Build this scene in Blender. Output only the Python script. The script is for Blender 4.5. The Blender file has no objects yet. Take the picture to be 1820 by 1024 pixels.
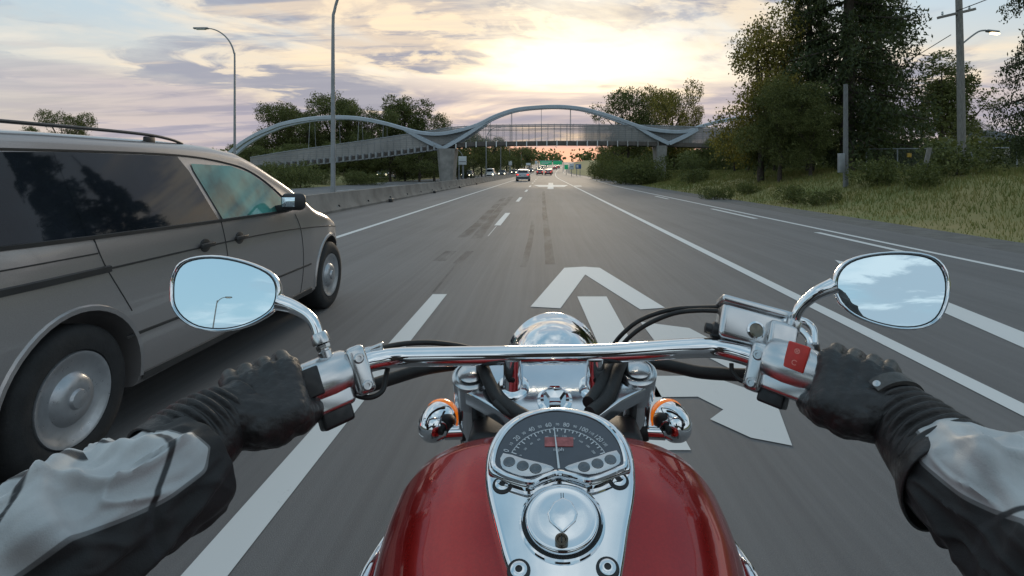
import bpy, bmesh, math, random
import numpy as np
from mathutils import Vector, Matrix, noise as mnoise
random.seed(7); rng = np.random.default_rng(7)
SC = bpy.context.scene; COL = SC.collection
V = Vector; R = math.radians

# ------------------------------------------------------------------ camera
FX, CX, CY, H = 1000.0, 965.0, 304.0, 1.30
cam = bpy.data.cameras.new('camera'); camo = bpy.data.objects.new('camera', cam); COL.objects.link(camo)
camo.location = (0, 0, H); camo.rotation_euler = (R(90), 0, 0)
cam.sensor_width = 36; cam.lens = FX/1820*36
cam.shift_x = (910-CX)/1820; cam.shift_y = -(512-CY)/1820
cam.clip_start = 0.02; cam.clip_end = 3000
SC.camera = camo
SC.view_settings.view_transform = 'Standard'; SC.view_settings.look = 'None'
SC.view_settings.gamma = 1; SC.view_settings.exposure = 0.42

def P(px, py, Y): return V(((px-CX)*Y/FX, Y, H-(py-CY)*Y/FX))
def G(px, py, z=0.0):                       # point of a level surface seen at a pixel
    Y = (H-z)*FX/(py-CY); return V(((px-CX)*Y/FX, Y, z))
def onplane(px, py, o, n):
    d = V(((px-CX)/FX, 1, -(py-CY)/FX)); c = V((0, 0, H))
    return c + d*((o-c).dot(n)/d.dot(n))

# ------------------------------------------------------------------ world and sun
SUN_EL, SUN_AZ = R(10.5), R(2)                  # ahead, a little to the right of the road
sund = V((math.sin(SUN_AZ)*math.cos(SUN_EL), math.cos(SUN_AZ)*math.cos(SUN_EL), math.sin(SUN_EL)))
w = bpy.data.worlds.new('World'); SC.world = w; w.use_nodes = True
nt = w.node_tree; nt.nodes.clear()
class N:                                     # small node expression helper
    def __init__(s, nt): s.nt = nt
    def new(s, t, **k):
        n = s.nt.nodes.new(t)
        for a, b in k.items(): setattr(n, a, b)
        return n
    def put(s, sock, v):
        if isinstance(v, bpy.types.NodeSocket): s.nt.links.new(v, sock)
        elif v is not None:
            if hasattr(sock.default_value, '__len__') and not hasattr(v, '__len__'): v = (v,)*len(sock.default_value)
            if hasattr(v, '__len__') and len(sock.default_value) == 4 and len(v) == 3: v = (*v, 1)
            sock.default_value = v
    def m(s, op, a, b=None, c=None, clamp=False):
        n = s.new('ShaderNodeMath', operation=op, use_clamp=clamp)
        for i, v in enumerate((a, b, c)):
            if v is not None: s.put(n.inputs[i], v)
        return n.outputs[0]
    def vm(s, op, a, b=None):
        n = s.new('ShaderNodeVectorMath', operation=op); s.put(n.inputs[0], a)
        if b is not None: s.put(n.inputs[1], b)
        return n.outputs['Value'] if op in ('DOT_PRODUCT', 'LENGTH', 'DISTANCE') else n.outputs[0]
    def mix(s, f, a, b, mode='MIX'):
        n = s.new('ShaderNodeMix', data_type='RGBA', blend_type=mode)
        s.put(n.inputs[0], f); s.put(n.inputs[6], a); s.put(n.inputs[7], b); return n.outputs[2]
    def rng(s, v, a, b, c=0, d=1, smooth=True):
        n = s.new('ShaderNodeMapRange', interpolation_type='SMOOTHSTEP' if smooth else 'LINEAR')
        for i, q in enumerate((v, a, b, c, d)): s.put(n.inputs[i], q)
        return n.outputs[0]
    def noise(s, vec, scale, detail=4, rough=.5, dist=0):
        n = s.new('ShaderNodeTexNoise'); s.put(n.inputs['Vector'], vec)
        for k, v in (('Scale', scale), ('Detail', detail), ('Roughness', rough), ('Distortion', dist)): s.put(n.inputs[k], v)
        return n.outputs['Fac']
    def sep(s, v):
        n = s.new('ShaderNodeSeparateXYZ'); s.put(n.inputs[0], v); return n.outputs
    def comb(s, x, y, z):
        n = s.new('ShaderNodeCombineXYZ')
        for i, q in enumerate((x, y, z)): s.put(n.inputs[i], q)
        return n.outputs[0]
k = N(nt)
tc = k.new('ShaderNodeTexCoord').outputs['Generated']
d = k.vm('NORMALIZE', tc); dx, dy, dz = k.sep(d)
sky = k.new('ShaderNodeTexSky', sky_type='NISHITA', sun_disc=False, sun_elevation=SUN_EL, sun_rotation=SUN_AZ, dust_density=2.0, air_density=1.0)
sun_dot = k.vm('DOT_PRODUCT', d, tuple(sund))
zc = k.m('ADD', k.m('MAXIMUM', dz, 0.0), 0.10)
u_ = k.m('DIVIDE', dx, zc); v_ = k.m('DIVIDE', dy, zc)
pv = k.comb(k.m('MULTIPLY', u_, 0.9), k.m('MULTIPLY', v_, 1.0), 0.37)
n1 = k.noise(pv, 0.62, 8, .56, .5)
n2 = k.noise(k.vm('ADD', pv, (7.3, 2.1, 1.4)), 1.7, 7, .6, .7)
n3 = k.noise(k.vm('ADD', pv, (-3.1, 9.7, 3.4)), 0.42, 5, .5, .3)
front = k.m('MULTIPLY', k.rng(sun_dot, 0.30, 0.98), k.rng(dz, 0.55, 0.22, .25, 1))           # towards the hidden sun
glow = k.rng(k.m('ADD', sun_dot, k.m('MULTIPLY', k.m('SUBTRACT', n2, .5), .11)), 0.974, 1.018)
elev = k.m('MAXIMUM', dz, 0.0)
clear_back = k.mix(k.rng(elev, 0.0, 0.8), (0.38, 0.52, 0.60), (0.22, 0.37, 0.48))
clear_front = k.mix(k.rng(elev, 0.02, 0.30), (0.72, 0.52, 0.32), (0.38, 0.52, 0.63))
clear = k.mix(front, clear_back, clear_front)
nish = k.mix(1.0, sky.outputs[0], (0.10, 0.10, 0.10), 'MULTIPLY')
clear = k.mix(0.18, clear, nish)
grey = k.mix(front, (0.37, 0.44, 0.50), (0.27, 0.27, 0.325))
lit = k.mix(front, (0.64, 0.70, 0.73), (0.72, 0.60, 0.45))
lit = k.mix(glow, lit, (1.35, 1.12, 0.74))
thick = k.rng(k.m('ADD', n2, k.m('MULTIPLY', k.m('SUBTRACT', n1, .5), .5)), 0.45, 0.55)
cloud = k.mix(thick, lit, grey)
cloud = k.mix(k.m('MULTIPLY', glow, 0.50), cloud, (1.3, 1.06, 0.66))
cover = k.rng(k.m('ADD', n1, k.m('MULTIPLY', k.m('SUBTRACT', n3, .5), .5)), 0.38, 0.56)
n4 = k.noise(k.comb(k.m('MULTIPLY', u_, 0.42), k.m('MULTIPLY', v_, 1.9), 4.2), 1.15, 6, .6, .35)
streak = k.m('MULTIPLY', k.rng(n4, .50, .60), front)
cloud = k.mix(k.m('MULTIPLY', streak, .55), cloud, k.mix(glow, (.90, .70, .46), (1.35, 1.1, .75)))
dark = k.m('MULTIPLY', k.rng(n4, .46, .36), front)
cloud = k.mix(k.m('MULTIPLY', dark, .65), cloud, (.32, .315, .36))
col = k.mix(k.m('MULTIPLY', cover, 0.95), clear, cloud)
# low lavender bank with a salmon slot under it
low = k.m('MULTIPLY', k.rng(k.m('ADD', elev, k.m('MULTIPLY', k.m('SUBTRACT', n1, .5), .22)), 0.150, 0.118), front)
low = k.m('MULTIPLY', low, k.rng(n1, .30, .5, .45, .9))
col = k.mix(low, col, k.mix(k.rng(n4, .42, .56), (0.30, 0.28, 0.34), (0.43, 0.38, 0.41)))
slot = k.m('MULTIPLY', k.rng(k.m('ADD', elev, k.m('MULTIPLY', k.m('SUBTRACT', n2, .5), .02)), 0.052, 0.034), k.rng(sun_dot, .93, .985))
col = k.mix(k.m('MULTIPLY', slot, .9), col, (1.0, 0.50, 0.30))
col = k.mix(k.rng(dz, -0.02, -0.10), col, (0.10, 0.10, 0.11))
bg = k.new('ShaderNodeBackground'); k.put(bg.inputs[0], col); bg.inputs[1].default_value = 1.0
nt.links.new(bg.outputs[0], k.new('ShaderNodeOutputWorld').inputs[0])
sl = bpy.data.lights.new('sun', 'SUN'); sl.energy = 0.7; sl.angle = R(12); sl.color = (1, .82, .6)
so = bpy.data.objects.new('sun', sl); COL.objects.link(so); so.rotation_euler = (-sund).to_track_quat('-Z', 'Y').to_euler()

# ------------------------------------------------------------------ materials
MATS = {}
def mat(name, col, rough=.5, metal=0, var=.15, vs=8, bump=0, bs=60, coat=0, rv=.0, emit=None, es=0, trans=0, spec=None, detail=5, col2=None, stretch=None, alpha=None, worldco=False):
    m = bpy.data.materials.new(name); m.use_nodes = True; nt = m.node_tree; b = nt.nodes['Principled BSDF']; q = N(nt)
    tcn = q.new('ShaderNodeTexCoord'); co = tcn.outputs['Object']
    if worldco: co = q.new('ShaderNodeNewGeometry').outputs['Position']
    if stretch: co = q.vm('MULTIPLY', co, stretch)
    f = q.rng(q.noise(co, vs, detail, .6), .25, .75)
    lo = tuple(c*(1-var) for c in col); hi = tuple(min(c*(1+var), 1) for c in (col2 or col))
    if col2: lo = col; hi = col2
    q.put(b.inputs['Base Color'], q.mix(f, lo, hi))
    b.inputs['Metallic'].default_value = metal
    if rv: q.put(b.inputs['Roughness'], q.rng(q.noise(co, vs*3, 4, .6), .3, .7, max(rough-rv, .01), rough+rv))
    else: b.inputs['Roughness'].default_value = rough
    if coat: b.inputs['Coat Weight'].default_value = coat; b.inputs['Coat Roughness'].default_value = .04
    if spec is not None: b.inputs['Specular IOR Level'].default_value = spec
    if trans: b.inputs['Transmission Weight'].default_value = trans
    if alpha is not None: b.inputs['Alpha'].default_value = alpha
    if emit: b.inputs['Emission Color'].default_value = (*emit, 1); b.inputs['Emission Strength'].default_value = es
    if bump:
        bn = q.new('ShaderNodeBump'); bn.inputs['Distance'].default_value = bump; bn.inputs['Strength'].default_value = 1
        q.put(bn.inputs['Height'], q.noise(co, bs, 6, .65)); nt.links.new(bn.outputs[0], b.inputs['Normal'])
    MATS[name] = m; return m
chrome = mat('chrome', (.80, .82, .84), .045, 1, var=.04, vs=25, rv=.02)
alu = mat('cast_aluminium', (.60, .61, .62), .25, 1, var=.03, vs=12, rv=.015)
steel = mat('brushed_steel', (.5, .51, .52), .3, 1, var=.1, vs=30, rv=.1)
satin = mat('satin_chrome', (.62, .66, .70), .17, 1, var=.05, vs=18, rv=.03)
red = mat('metallic_red_paint', (.42, .008, .006), .26, .55, var=.10, vs=420, coat=.7, detail=2)
blackp = mat('black_plastic', (.012, .012, .013), .42, var=.3, vs=40, rv=.1)
rubber = mat('black_rubber', (.014, .014, .014), .6, var=.3, vs=60, bump=.0006, bs=220)
tyrem = mat('tyre_rubber', (.016, .016, .017), .75, var=.3, vs=14, bump=.002, bs=60)
leather = mat('black_leather', (.019, .017, .017), .42, var=.45, vs=30, rv=.12, bump=.0012, bs=170)
leatherg = mat('worn_grey_leather', (.075, .07, .065), .5, var=.4, vs=40, rv=.1, bump=.0012, bs=170)
mirrorm = mat('mirror_glass', (.68, .82, .89), .004, 1, var=.01)
amber = mat('amber_lens', (.95, .28, .01), .15, var=.1, vs=60, trans=.15, coat=1, emit=(1, .25, .01), es=.25)
redsw = mat('red_switch', (.55, .03, .02), .35, var=.12, vs=80)
palered = mat('pale_red_mark', (.75, .28, .22), .4, var=.1)
dialm = mat('dial_face', (.035, .040, .055), .30, var=.15, vs=60, coat=1)
dialmark = mat('dial_marking', (.62, .64, .66), .5, var=.05)
lcd = mat('display_red', (.26, .085, .085), .3, var=.5, vs=160, emit=(.5, .08, .07), es=.05)
lampoff = mat('unlit_indicator', (.07, .085, .10), .2, var=.3, vs=150, coat=1)
vanp = mat('taupe_metallic_paint', (.36, .338, .335), .28, .6, var=.07, vs=260, coat=.7, detail=2)
glassd = mat('tinted_window', (.012, .015, .020), .03, 0, var=.3, vs=3, spec=.40)
glasst = mat('teal_side_window', (.06, .19, .17), .03, 0, var=.6, vs=4, spec=.6, detail=3)  # opaque teal pane; brightness of sky seen through it put into the colour
trimb = mat('dark_trim', (.02, .02, .021), .45, var=.2)
hub = mat('painted_wheel_cover', (.42, .43, .45), .35, .7, var=.1, vs=14, rv=.08)
conc = mat('concrete', (.26, .25, .235), .85, var=.22, vs=1.6, bump=.004, bs=30, detail=8)
barrierm = mat('stained_concrete', (.17, .158, .145), .9, var=.35, vs=.9, bump=.004, bs=30, detail=9)
bsteel = mat('blue_grey_painted_steel', (.36, .41, .46), .4, 0, var=.08, vs=1.5)
galv = mat('galvanised_pole', (.25, .26, .27), .5, .3, var=.14, vs=4)
wood = mat('weathered_timber', (.21, .195, .18), .9, var=.3, vs=6, stretch=(6, 6, .7), bump=.004, bs=30)
bark = mat('bark', (.055, .042, .032), .95, var=.4, vs=7, bump=.01, bs=20)
signw = mat('white_sign_face', (.62, .66, .68), .4, var=.05)
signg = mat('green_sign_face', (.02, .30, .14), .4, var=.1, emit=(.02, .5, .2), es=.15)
signb = mat('blue_sign_face', (.05, .13, .32), .4, var=.1)
headl = mat('lit_headlight', (1, .95, .8), .3, emit=(1, .9, .62), es=4.5)
taill = mat('lit_tail_light', (.8, .03, .02), .3, emit=(1, .05, .03), es=1.0)
lampon = mat('lit_street_lamp', (1, .8, .5), .3, emit=(1, .72, .38), es=5)
def leafmat(name, c1, c2, var=1):
    m = bpy.data.materials.new(name); m.use_nodes = True; nt = m.node_tree; b = nt.nodes['Principled BSDF']; q = N(nt)
    geo = q.new('ShaderNodeNewGeometry'); co = q.new('ShaderNodeTexCoord').outputs['Object']
    isl = geo.outputs['Random Per Island']
    f = q.m('ADD', q.m('MULTIPLY', q.noise(co, 1.1, 3), .8), q.m('MULTIPLY', isl, .5))
    c = q.mix(q.rng(f, .35, .95), c1, c2)
    oi = q.new('ShaderNodeObjectInfo').outputs['Random']
    c = q.mix(q.m('MULTIPLY', oi, .35), c, tuple(x*.55 for x in c2))
    q.put(b.inputs['Base Color'], c); b.inputs['Roughness'].default_value = .6; b.inputs['Specular IOR Level'].default_value = .25
    tr = q.new('ShaderNodeBsdfTranslucent'); q.put(tr.inputs[0], q.mix(.5, c, (.11, .135, .022)))
    ms = q.new('ShaderNodeMixShader'); ms.inputs[0].default_value = .3
    nt.links.new(b.outputs[0], ms.inputs[1]); nt.links.new(tr.outputs[0], ms.inputs[2])
    nt.links.new(ms.outputs[0], nt.nodes['Material Output'].inputs[0]); return m
leaf = leafmat('broadleaf_foliage', (.055, .072, .024), (.185, .195, .065))
leafw = leafmat('sunlit_foliage', (.09, .09, .025), (.34, .26, .05))  # warm evening light on the leaves is put into this colour
needle = leafmat('conifer_foliage', (.024, .036, .017), (.080, .098, .040))
grassm = leafmat('verge_grass', (.12, .17, .042), (.31, .265, .095))

# asphalt: fine aggregate, wheel paths, patches and seams
def asphalt_mat():
    m = bpy.data.materials.new('asphalt'); m.use_nodes = True; nt = m.node_tree; b = nt.nodes['Principled BSDF']; q = N(nt)
    co = q.new('ShaderNodeNewGeometry').outputs['Position']; x, y, z = q.sep(co)
    lng = q.vm('MULTIPLY', co, (1.6, .05, 1))
    a = q.noise(lng, 1.5, 6, .6); g = q.noise(co, 260, 3, .7); bq = q.noise(co, .35, 5, .6); st = q.noise(q.vm('MULTIPLY', co, (9, .12, 1)), 2.2, 4, .6)
    f = q.m('ADD', q.m('MULTIPLY', a, .45), q.m('ADD', q.m('MULTIPLY', bq, .25), q.m('MULTIPLY', st, .3)))
    c = q.mix(q.rng(f, .36, .64), (.135, .130, .131), (.185, .180, .180))
    c = q.mix(q.rng(g, .35, .7), q.mix(1, c, (.72, .72, .72), 'MULTIPLY'), q.mix(1, c, (1.18, 1.18, 1.18), 'MULTIPLY'))
    # oil-darkened middle of the riding lane
    lane = q.m('MULTIPLY', q.rng(q.m('ABSOLUTE', q.m('SUBTRACT', x, q.m('MULTIPLY', q.m('SUBTRACT', a, .5), .7))), .9, .1), q.rng(q.noise(q.vm('MULTIPLY', co, (.8, .06, 1)), 1.0, 4), .35, .65))
    c = q.mix(q.m('MULTIPLY', lane, .35), c, (.100, .090, .084))
    q.put(b.inputs['Base Color'], c); q.put(b.inputs['Roughness'], q.rng(g, .3, .7, .62, .85))
    b.inputs['Specular IOR Level'].default_value = .35
    bn = q.new('ShaderNodeBump'); bn.inputs['Distance'].default_value = .003; q.put(bn.inputs['Height'], g); nt.links.new(bn.outputs[0], b.inputs['Normal'])
    return m
asphalt = asphalt_mat()
def paint_mat(name, c, wear):
    m = bpy.data.materials.new(name); m.use_nodes = True; nt = m.node_tree; b = nt.nodes['Principled BSDF']; q = N(nt)
    co = q.new('ShaderNodeNewGeometry').outputs['Position']
    f = q.m('ADD', q.m('MULTIPLY', q.noise(q.vm('MULTIPLY', co, (1, .25, 1)), 6, 6, .65), .6), q.m('MULTIPLY', q.noise(co, 120, 4, .7), .4))
    fac = q.rng(f, wear-.07, wear+.07)
    q.put(b.inputs['Base Color'], q.mix(fac, (.14, .138, .138), c)); b.inputs['Roughness'].default_value = .7; return m
white = paint_mat('road_paint', (.63, .63, .62), .33)
whitef = paint_mat('faded_road_paint', (.56, .56, .55), .35)
def decal_mat(name, c, amt, st):
    m = bpy.data.materials.new(name); m.use_nodes = True; nt = m.node_tree; b = nt.nodes['Principled BSDF']; q = N(nt)
    co = q.new('ShaderNodeNewGeometry').outputs['Position']
    f = q.rng(q.noise(q.vm('MULTIPLY', co, st), 4, 5, .6), .35, .65, 0, amt)
    q.put(b.inputs['Base Color'], c); b.inputs['Roughness'].default_value = .7; q.put(b.inputs['Alpha'], f); return m
skid = decal_mat('tyre_rubber_mark', (.045, .042, .042), .50, (.5, .10, 1))
groundm = mat('rough_ground', (.15, .17, .05), .95, var=.3, vs=.35, col2=(.28, .22, .09), bump=.02, bs=6, detail=8)
gravelm = mat('gravel_shoulder', (.13, .125, .118), .9, var=.25, vs=3, bump=.008, bs=90, detail=9)

# ------------------------------------------------------------------ building helpers
ORG = {}
def tag(o, label=None, cat=None, group=None, kind=None):
    if label: o['label'] = label
    if cat: o['category'] = cat
    if group: o['group'] = group
    if kind: o['kind'] = kind
    return o
def thing(name, label, cat, loc, group=None):
    o = bpy.data.objects.new(name, None); COL.objects.link(o); o.location = loc; o.empty_display_size = .1
    ORG[o.name] = V(loc); return tag(o, label, cat, group)
class MB:
    def __init__(s): s.v = []; s.f = []; s.mi = []; s.at = []
    def add(s, v, f, mi=0):
        n = len(s.v); s.v += [tuple(p) for p in v]; s.f += [tuple(i+n for i in q) for q in f]; s.mi += [mi]*len(f); return s
    def box(s, c, x, y, z, mi=0):            # half-axis vectors
        c, x, y, z = V(c), V(x), V(y), V(z)
        v = [c+x*a+y*b+z*e for a in (-1, 1) for b in (-1, 1) for e in (-1, 1)]
        f = [(0, 1, 3, 2), (4, 6, 7, 5), (0, 4, 5, 1), (2, 3, 7, 6), (0, 2, 6, 4), (1, 5, 7, 3)]
        return s.add(v, f, mi)
    def abox(s, c, sx, sy, sz, mi=0): return s.box(c, (sx/2, 0, 0), (0, sy/2, 0), (0, 0, sz/2), mi)
    def rbox(s, c, x, y, z, r, mi=0, seg=3):  # rounded box
        bm = bmesh.new(); t = MB().box(c, x, y, z)
        vs = [bm.verts.new(p) for p in t.v]
        for f in t.f: bm.faces.new([vs[i] for i in f])
        bmesh.ops.recalc_face_normals(bm, faces=bm.faces)
        bmesh.ops.bevel(bm, geom=list(bm.edges), offset=r, segments=seg, affect='EDGES', profile=.5)
        bm.verts.index_update(); s.add([v.co.copy() for v in bm.verts], [[v.index for v in f.verts] for f in bm.faces], mi); bm.free(); return s
    def tube(s, pts, r, seg=12, n=0, caps=True, mi=0, flat=None):
        pts = [V(p) for p in pts]; rs = list(r) if hasattr(r, '__len__') else [r]*len(pts)
        if n: pts, rs = spline(pts, rs, n)
        t = (pts[1]-pts[0]).normalized(); ref = V((0, 0, 1)) if abs(t.z) < .9 else V((1, 0, 0))
        a = (ref-t*ref.dot(t)).normalized(); v = []; f = []; L = len(pts)
        for i, p in enumerate(pts):
            t = (pts[min(i+1, L-1)]-pts[max(i-1, 0)]).normalized(); a = (a-t*a.dot(t)).normalized(); b = t.cross(a)
            for j in range(seg):
                an = 2*math.pi*j/seg; v.append(p+(a*math.cos(an)*(flat or 1)+b*math.sin(an))*rs[i])
        for i in range(L-1):
            for j in range(seg):
                q = (j+1) % seg; f.append((i*seg+j, i*seg+q, (i+1)*seg+q, (i+1)*seg+j))
        if caps: f.append(tuple(range(seg))[::-1]); f.append(tuple((L-1)*seg+j for j in range(seg)))
        return s.add(v, f, mi)
    def lathe(s, o, ax, prof, seg=32, mi=0, ref=None, sy=1):   # prof: (radius, height along ax)
        o, ax = V(o), V(ax).normalized(); ref = V(ref) if ref else (V((0, 0, 1)) if abs(ax.z) < .9 else V((1, 0, 0)))
        a = (ref-ax*ref.dot(ax)).normalized(); b = ax.cross(a); v = []; f = []
        for r, h in prof:
            for j in range(seg):
                an = 2*math.pi*j/seg; v.append(o+ax*h+(a*math.cos(an)*sy+b*math.sin(an))*r)
        for i in range(len(prof)-1):
            for j in range(seg):
                q = (j+1) % seg; f.append((i*seg+j, i*seg+q, (i+1)*seg+q, (i+1)*seg+j))
        if prof[0][0] > 1e-5: f.append(tuple(range(seg))[::-1])
        if prof[-1][0] > 1e-5: f.append(tuple((len(prof)-1)*seg+j for j in range(seg)))
        return s.add(v, f, mi)
    def prism(s, poly, off, mi=0, bevel=0, bseg=2):   # poly: 3-D points, extruded by off; bevel on the far (poly) rim
        poly = [V(p) for p in poly]; off = V(off); n = len(poly)
        bm = bmesh.new(); a = [bm.verts.new(p) for p in poly]; b = [bm.verts.new(p+off) for p in poly]
        top = bm.faces.new(a); bm.faces.new(b[::-1])
        for i in range(n): bm.faces.new((a[(i+1) % n], a[i], b[i], b[(i+1) % n]))
        bmesh.ops.recalc_face_normals(bm, faces=bm.faces)
        if bevel: bmesh.ops.bevel(bm, geom=list(top.edges), offset=bevel, segments=bseg, affect='EDGES', profile=.5)
        bmesh.ops.triangulate(bm, faces=[f for f in bm.faces if len(f.verts) > 4])
        bm.verts.index_update(); s.add([v.co.copy() for v in bm.verts], [[v.index for v in f.verts] for f in bm.faces], mi); bm.free(); return s
    def mesh(s, name, mats, org, smooth=True, angle=38):
        me = bpy.data.meshes.new(name); o = V(org)
        me.from_pydata([V(p)-o for p in s.v], [], s.f)
        for m in (mats if isinstance(mats, (list, tuple)) else [mats]): me.materials.append(m)
        me.polygons.foreach_set('material_index', s.mi)
        fixn(me)
        if smooth: me.shade_smooth(); me.set_sharp_from_angle(angle=R(angle))
        return me
    def build(s, name, mats, parent=None, smooth=True, angle=38, org=None):
        o_ = V(org) if org is not None else (ORG[parent.name] if parent else V((0, 0, 0)))
        o = bpy.data.objects.new(name, s.mesh(name, mats, o_, smooth, angle)); COL.objects.link(o)
        ORG[o.name] = o_
        if parent: o.parent = parent
        else: o.location = o_
        return o
def fixn(me):
    bm = bmesh.new(); bm.from_mesh(me); bmesh.ops.recalc_face_normals(bm, faces=bm.faces); bm.to_mesh(me); bm.free()
def spline(pts, rs, n):
    out = []; ro = []; L = len(pts)
    for i in range(L-1):
        p0, p1, p2, p3 = pts[max(i-1, 0)], pts[i], pts[i+1], pts[min(i+2, L-1)]
        for j in range(n):
            t = j/n; t2 = t*t; t3 = t2*t
            out.append(.5*((2*p1)+(p2-p0)*t+(2*p0-5*p1+4*p2-p3)*t2+(3*p1-p0-3*p2+p3)*t3)); ro.append(rs[i]*(1-t)+rs[i+1]*t)
    out.append(pts[-1]); ro.append(rs[-1]); return out, ro
def lerp(tab, x):
    return float(np.interp(x, [a[0] for a in tab], [a[1] for a in tab]))
def sm(a, b, x):
    t = min(max((x-a)/(b-a), 0), 1); return t*t*(3-2*t)
def struct(mb, name, m, **kw): o = mb.build(name, m, **kw); o['kind'] = 'structure'; return o
def copy_tree(o, parent=None):
    c = o.copy(); COL.objects.link(c); c.parent = parent; ORG[c.name] = ORG.get(o.name, V((0, 0, 0)))
    for ch in [x for x in o.children]: copy_tree(ch, c)
    return c
def text_mesh(txt, size):
    cu = bpy.data.curves.new('t', 'FONT'); cu.body = txt; cu.size = size; cu.align_x = 'CENTER'; cu.align_y = 'CENTER'
    o = bpy.data.objects.new('t', cu); COL.objects.link(o); dg = bpy.context.evaluated_depsgraph_get()
    me = bpy.data.meshes.new_from_object(o.evaluated_get(dg)); v = [x.co.copy() for x in me.vertices]; f = [tuple(p.vertices) for p in me.polygons]
    bpy.data.objects.remove(o); bpy.data.curves.remove(cu); bpy.data.meshes.remove(me); return v, f
def remeshed(mb, name, m, parent, voxel, smooth=4, disp=None):
    o = mb.build(name, m, parent, smooth=False); md = o.modifiers.new('r', 'REMESH'); md.mode = 'VOXEL'; md.voxel_size = voxel
    s2 = o.modifiers.new('s', 'SMOOTH'); s2.iterations = smooth; s2.factor = .5
    dg = bpy.context.evaluated_depsgraph_get(); me = bpy.data.meshes.new_from_object(o.evaluated_get(dg)); o.modifiers.clear()
    old = o.data; o.data = me; bpy.data.meshes.remove(old); me.name = name
    if not me.materials: me.materials.append(m)
    me.update()
    if disp:
        org = ORG[o.name]; nr = [v.normal.copy() for v in me.vertices]
        for v, q in zip(me.vertices, nr): v.co += q*disp(v.co+org, q)
    me.shade_smooth(); return o
def capsule(mb, a, b, ra, rb, seg=14):
    a, b = V(a), V(b); ax = (b-a); L = ax.length; ax = ax/L if L > 1e-6 else V((0, 0, 1)); pr = []
    for i in range(6): t = math.pi/2*(1-i/6); pr.append((ra*math.cos(t), -ra*math.sin(t)))
    for i in range(7): t = math.pi/2*i/6; pr.append((max(rb*math.cos(t), 0), L+rb*math.sin(t)))
    pr[0] = (1e-4, pr[0][1]); pr[-1] = (1e-4, pr[-1][1])
    mb.lathe(a, ax, pr, seg)

# ------------------------------------------------------------------ terrain and road
def gz(Y): return 0 if Y < 90 else (7e-5*(Y-90)**2 if Y < 430 else 8.09+.01*(Y-430))
def cx(Y): return 0 if Y < 80 else 1.45e-4*(Y-80)**2
def edge_r(Y): return 8.4+2.2*sm(40, 110, Y)-3.2*sm(110, 190, Y)
def terr(X, Y):
    x = X-cx(Y); z = gz(Y); e = edge_r(Y)
    if x > e-.6:
        z += -.05+1.25*sm(e, e+7.5, x)+.5*sm(e+6, e+22, x)+.15*mnoise.noise(V((X*.25, Y*.2, 0)))*sm(e, e+3, x)+.06*mnoise.noise(V((X, Y*.8, 3)))*sm(e, e+2, x)
    elif x < -17.6: z += -.05+1.1*sm(-18.5, -27, x)+.2*mnoise.noise(V((X*.2, Y*.2, 5)))*sm(-18, -22, x)
    else: z -= .06
    return z
xs = sorted(set([round(v, 3) for v in list(np.linspace(-18.5, 10, 30))+list(np.linspace(7, 40, 70))+list(np.linspace(-45, -17, 40))+[-1200, -800, -500, -300, -200, -140, -100, -80, -60, 50, 60, 80, 110, 150, 220, 320, 500, 800, 1200]]))
ys = sorted(set([round(v, 3) for v in list(np.linspace(-40, 0, 12))+list(np.linspace(2, 120, 120))+list(np.linspace(124, 450, 70))+[-500, -250, -120, -70, 480, 520, 600, 800, 1200, 2000]]))
mb = MB(); vv = [(x+cx(min(y, 450)), y, terr(x+cx(y), y)) for y in ys for x in xs]; nx = len(xs)
mb.add(vv, [(j*nx+i, j*nx+i+1, (j+1)*nx+i+1, (j+1)*nx+i) for j in range(len(ys)-1) for i in range(nx-1)])
struct(mb, 'ground', groundm)
YS = list(np.linspace(-60, 0, 10))+list(np.linspace(3, 120, 60))+list(np.linspace(125, 470, 80))
def ribbon(mb, x0, x1, z, y0=-60, y1=470, mi=0):
    yy = [y0]+[y for y in YS if y0+.2 < y < y1-.2]+[y1]; v = []
    g = (lambda q, Y: q(Y) if callable(q) else q)
    for Y in yy:
        for q in (x0, x1): v.append((cx(Y)+g(q, Y), Y, gz(Y)+z))
    mb.add(v, [(2*i, 2*i+1, 2*i+3, 2*i+2) for i in range(len(yy)-1)], mi); return mb
struct(ribbon(MB(), -7.1, lambda Y: edge_r(Y)-.9, 0), 'road', asphalt)
struct(ribbon(MB(), -18.2, -8.3, 0), 'opposite_road', asphalt)
struct(ribbon(MB(), lambda Y: edge_r(Y)-.9, lambda Y: edge_r(Y)+.35, -.012), 'gravel_shoulder', gravelm)
struct(ribbon(MB(), -8.3, -7.1, -.008), 'median_strip', gravelm)
m = MB()
ribbon(m, 2.54, 2.68, .004, -60, 470)
ribbon(m, -4.10, -3.97, .004, -60, 470)
ribbon(m, lambda Y: 6.13+(edge_r(Y)-8.4), lambda Y: 6.25+(edge_r(Y)-8.4), .004, -60, 250)
ribbon(m, -9.4, -9.28, .004, -60, 470)
for a, b in ((8.7, 11.9), (15.3, 19.3), (26, 29), (-2, 2.2)): ribbon(m, 5.72, 5.86, .004, a, b)
for a, b in ((.9, 5.92), (13.4, 17.4), (23.8, 27.8), (35, 39), (46, 50), (58, 62), (70, 74), (84, 88), (100, 104), (118, 122)): ribbon(m, -1.16, -1.01, .004, a, b)
ribbon(m, -1.10, -1.085, .004, 11.2, 13.2)
ribbon(m, -1.16, -1.01, .004, -8, -4)
for i in range(14): ribbon(m, -13.4, -13.27, .004, i*12, i*12+4)
struct(m, 'lane_lines', white)
def gpoly(m, pix, z=.004, mi=0): m.add([G(x, y, z) for x, y in pix], [tuple(range(len(pix)))], mi)
m = MB()   # straight-on arrow: two barbs and a shaft
gpoly(m, [(943, 545), (1003, 476), (1038, 474), (1040, 488), (996, 548)])
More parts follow.
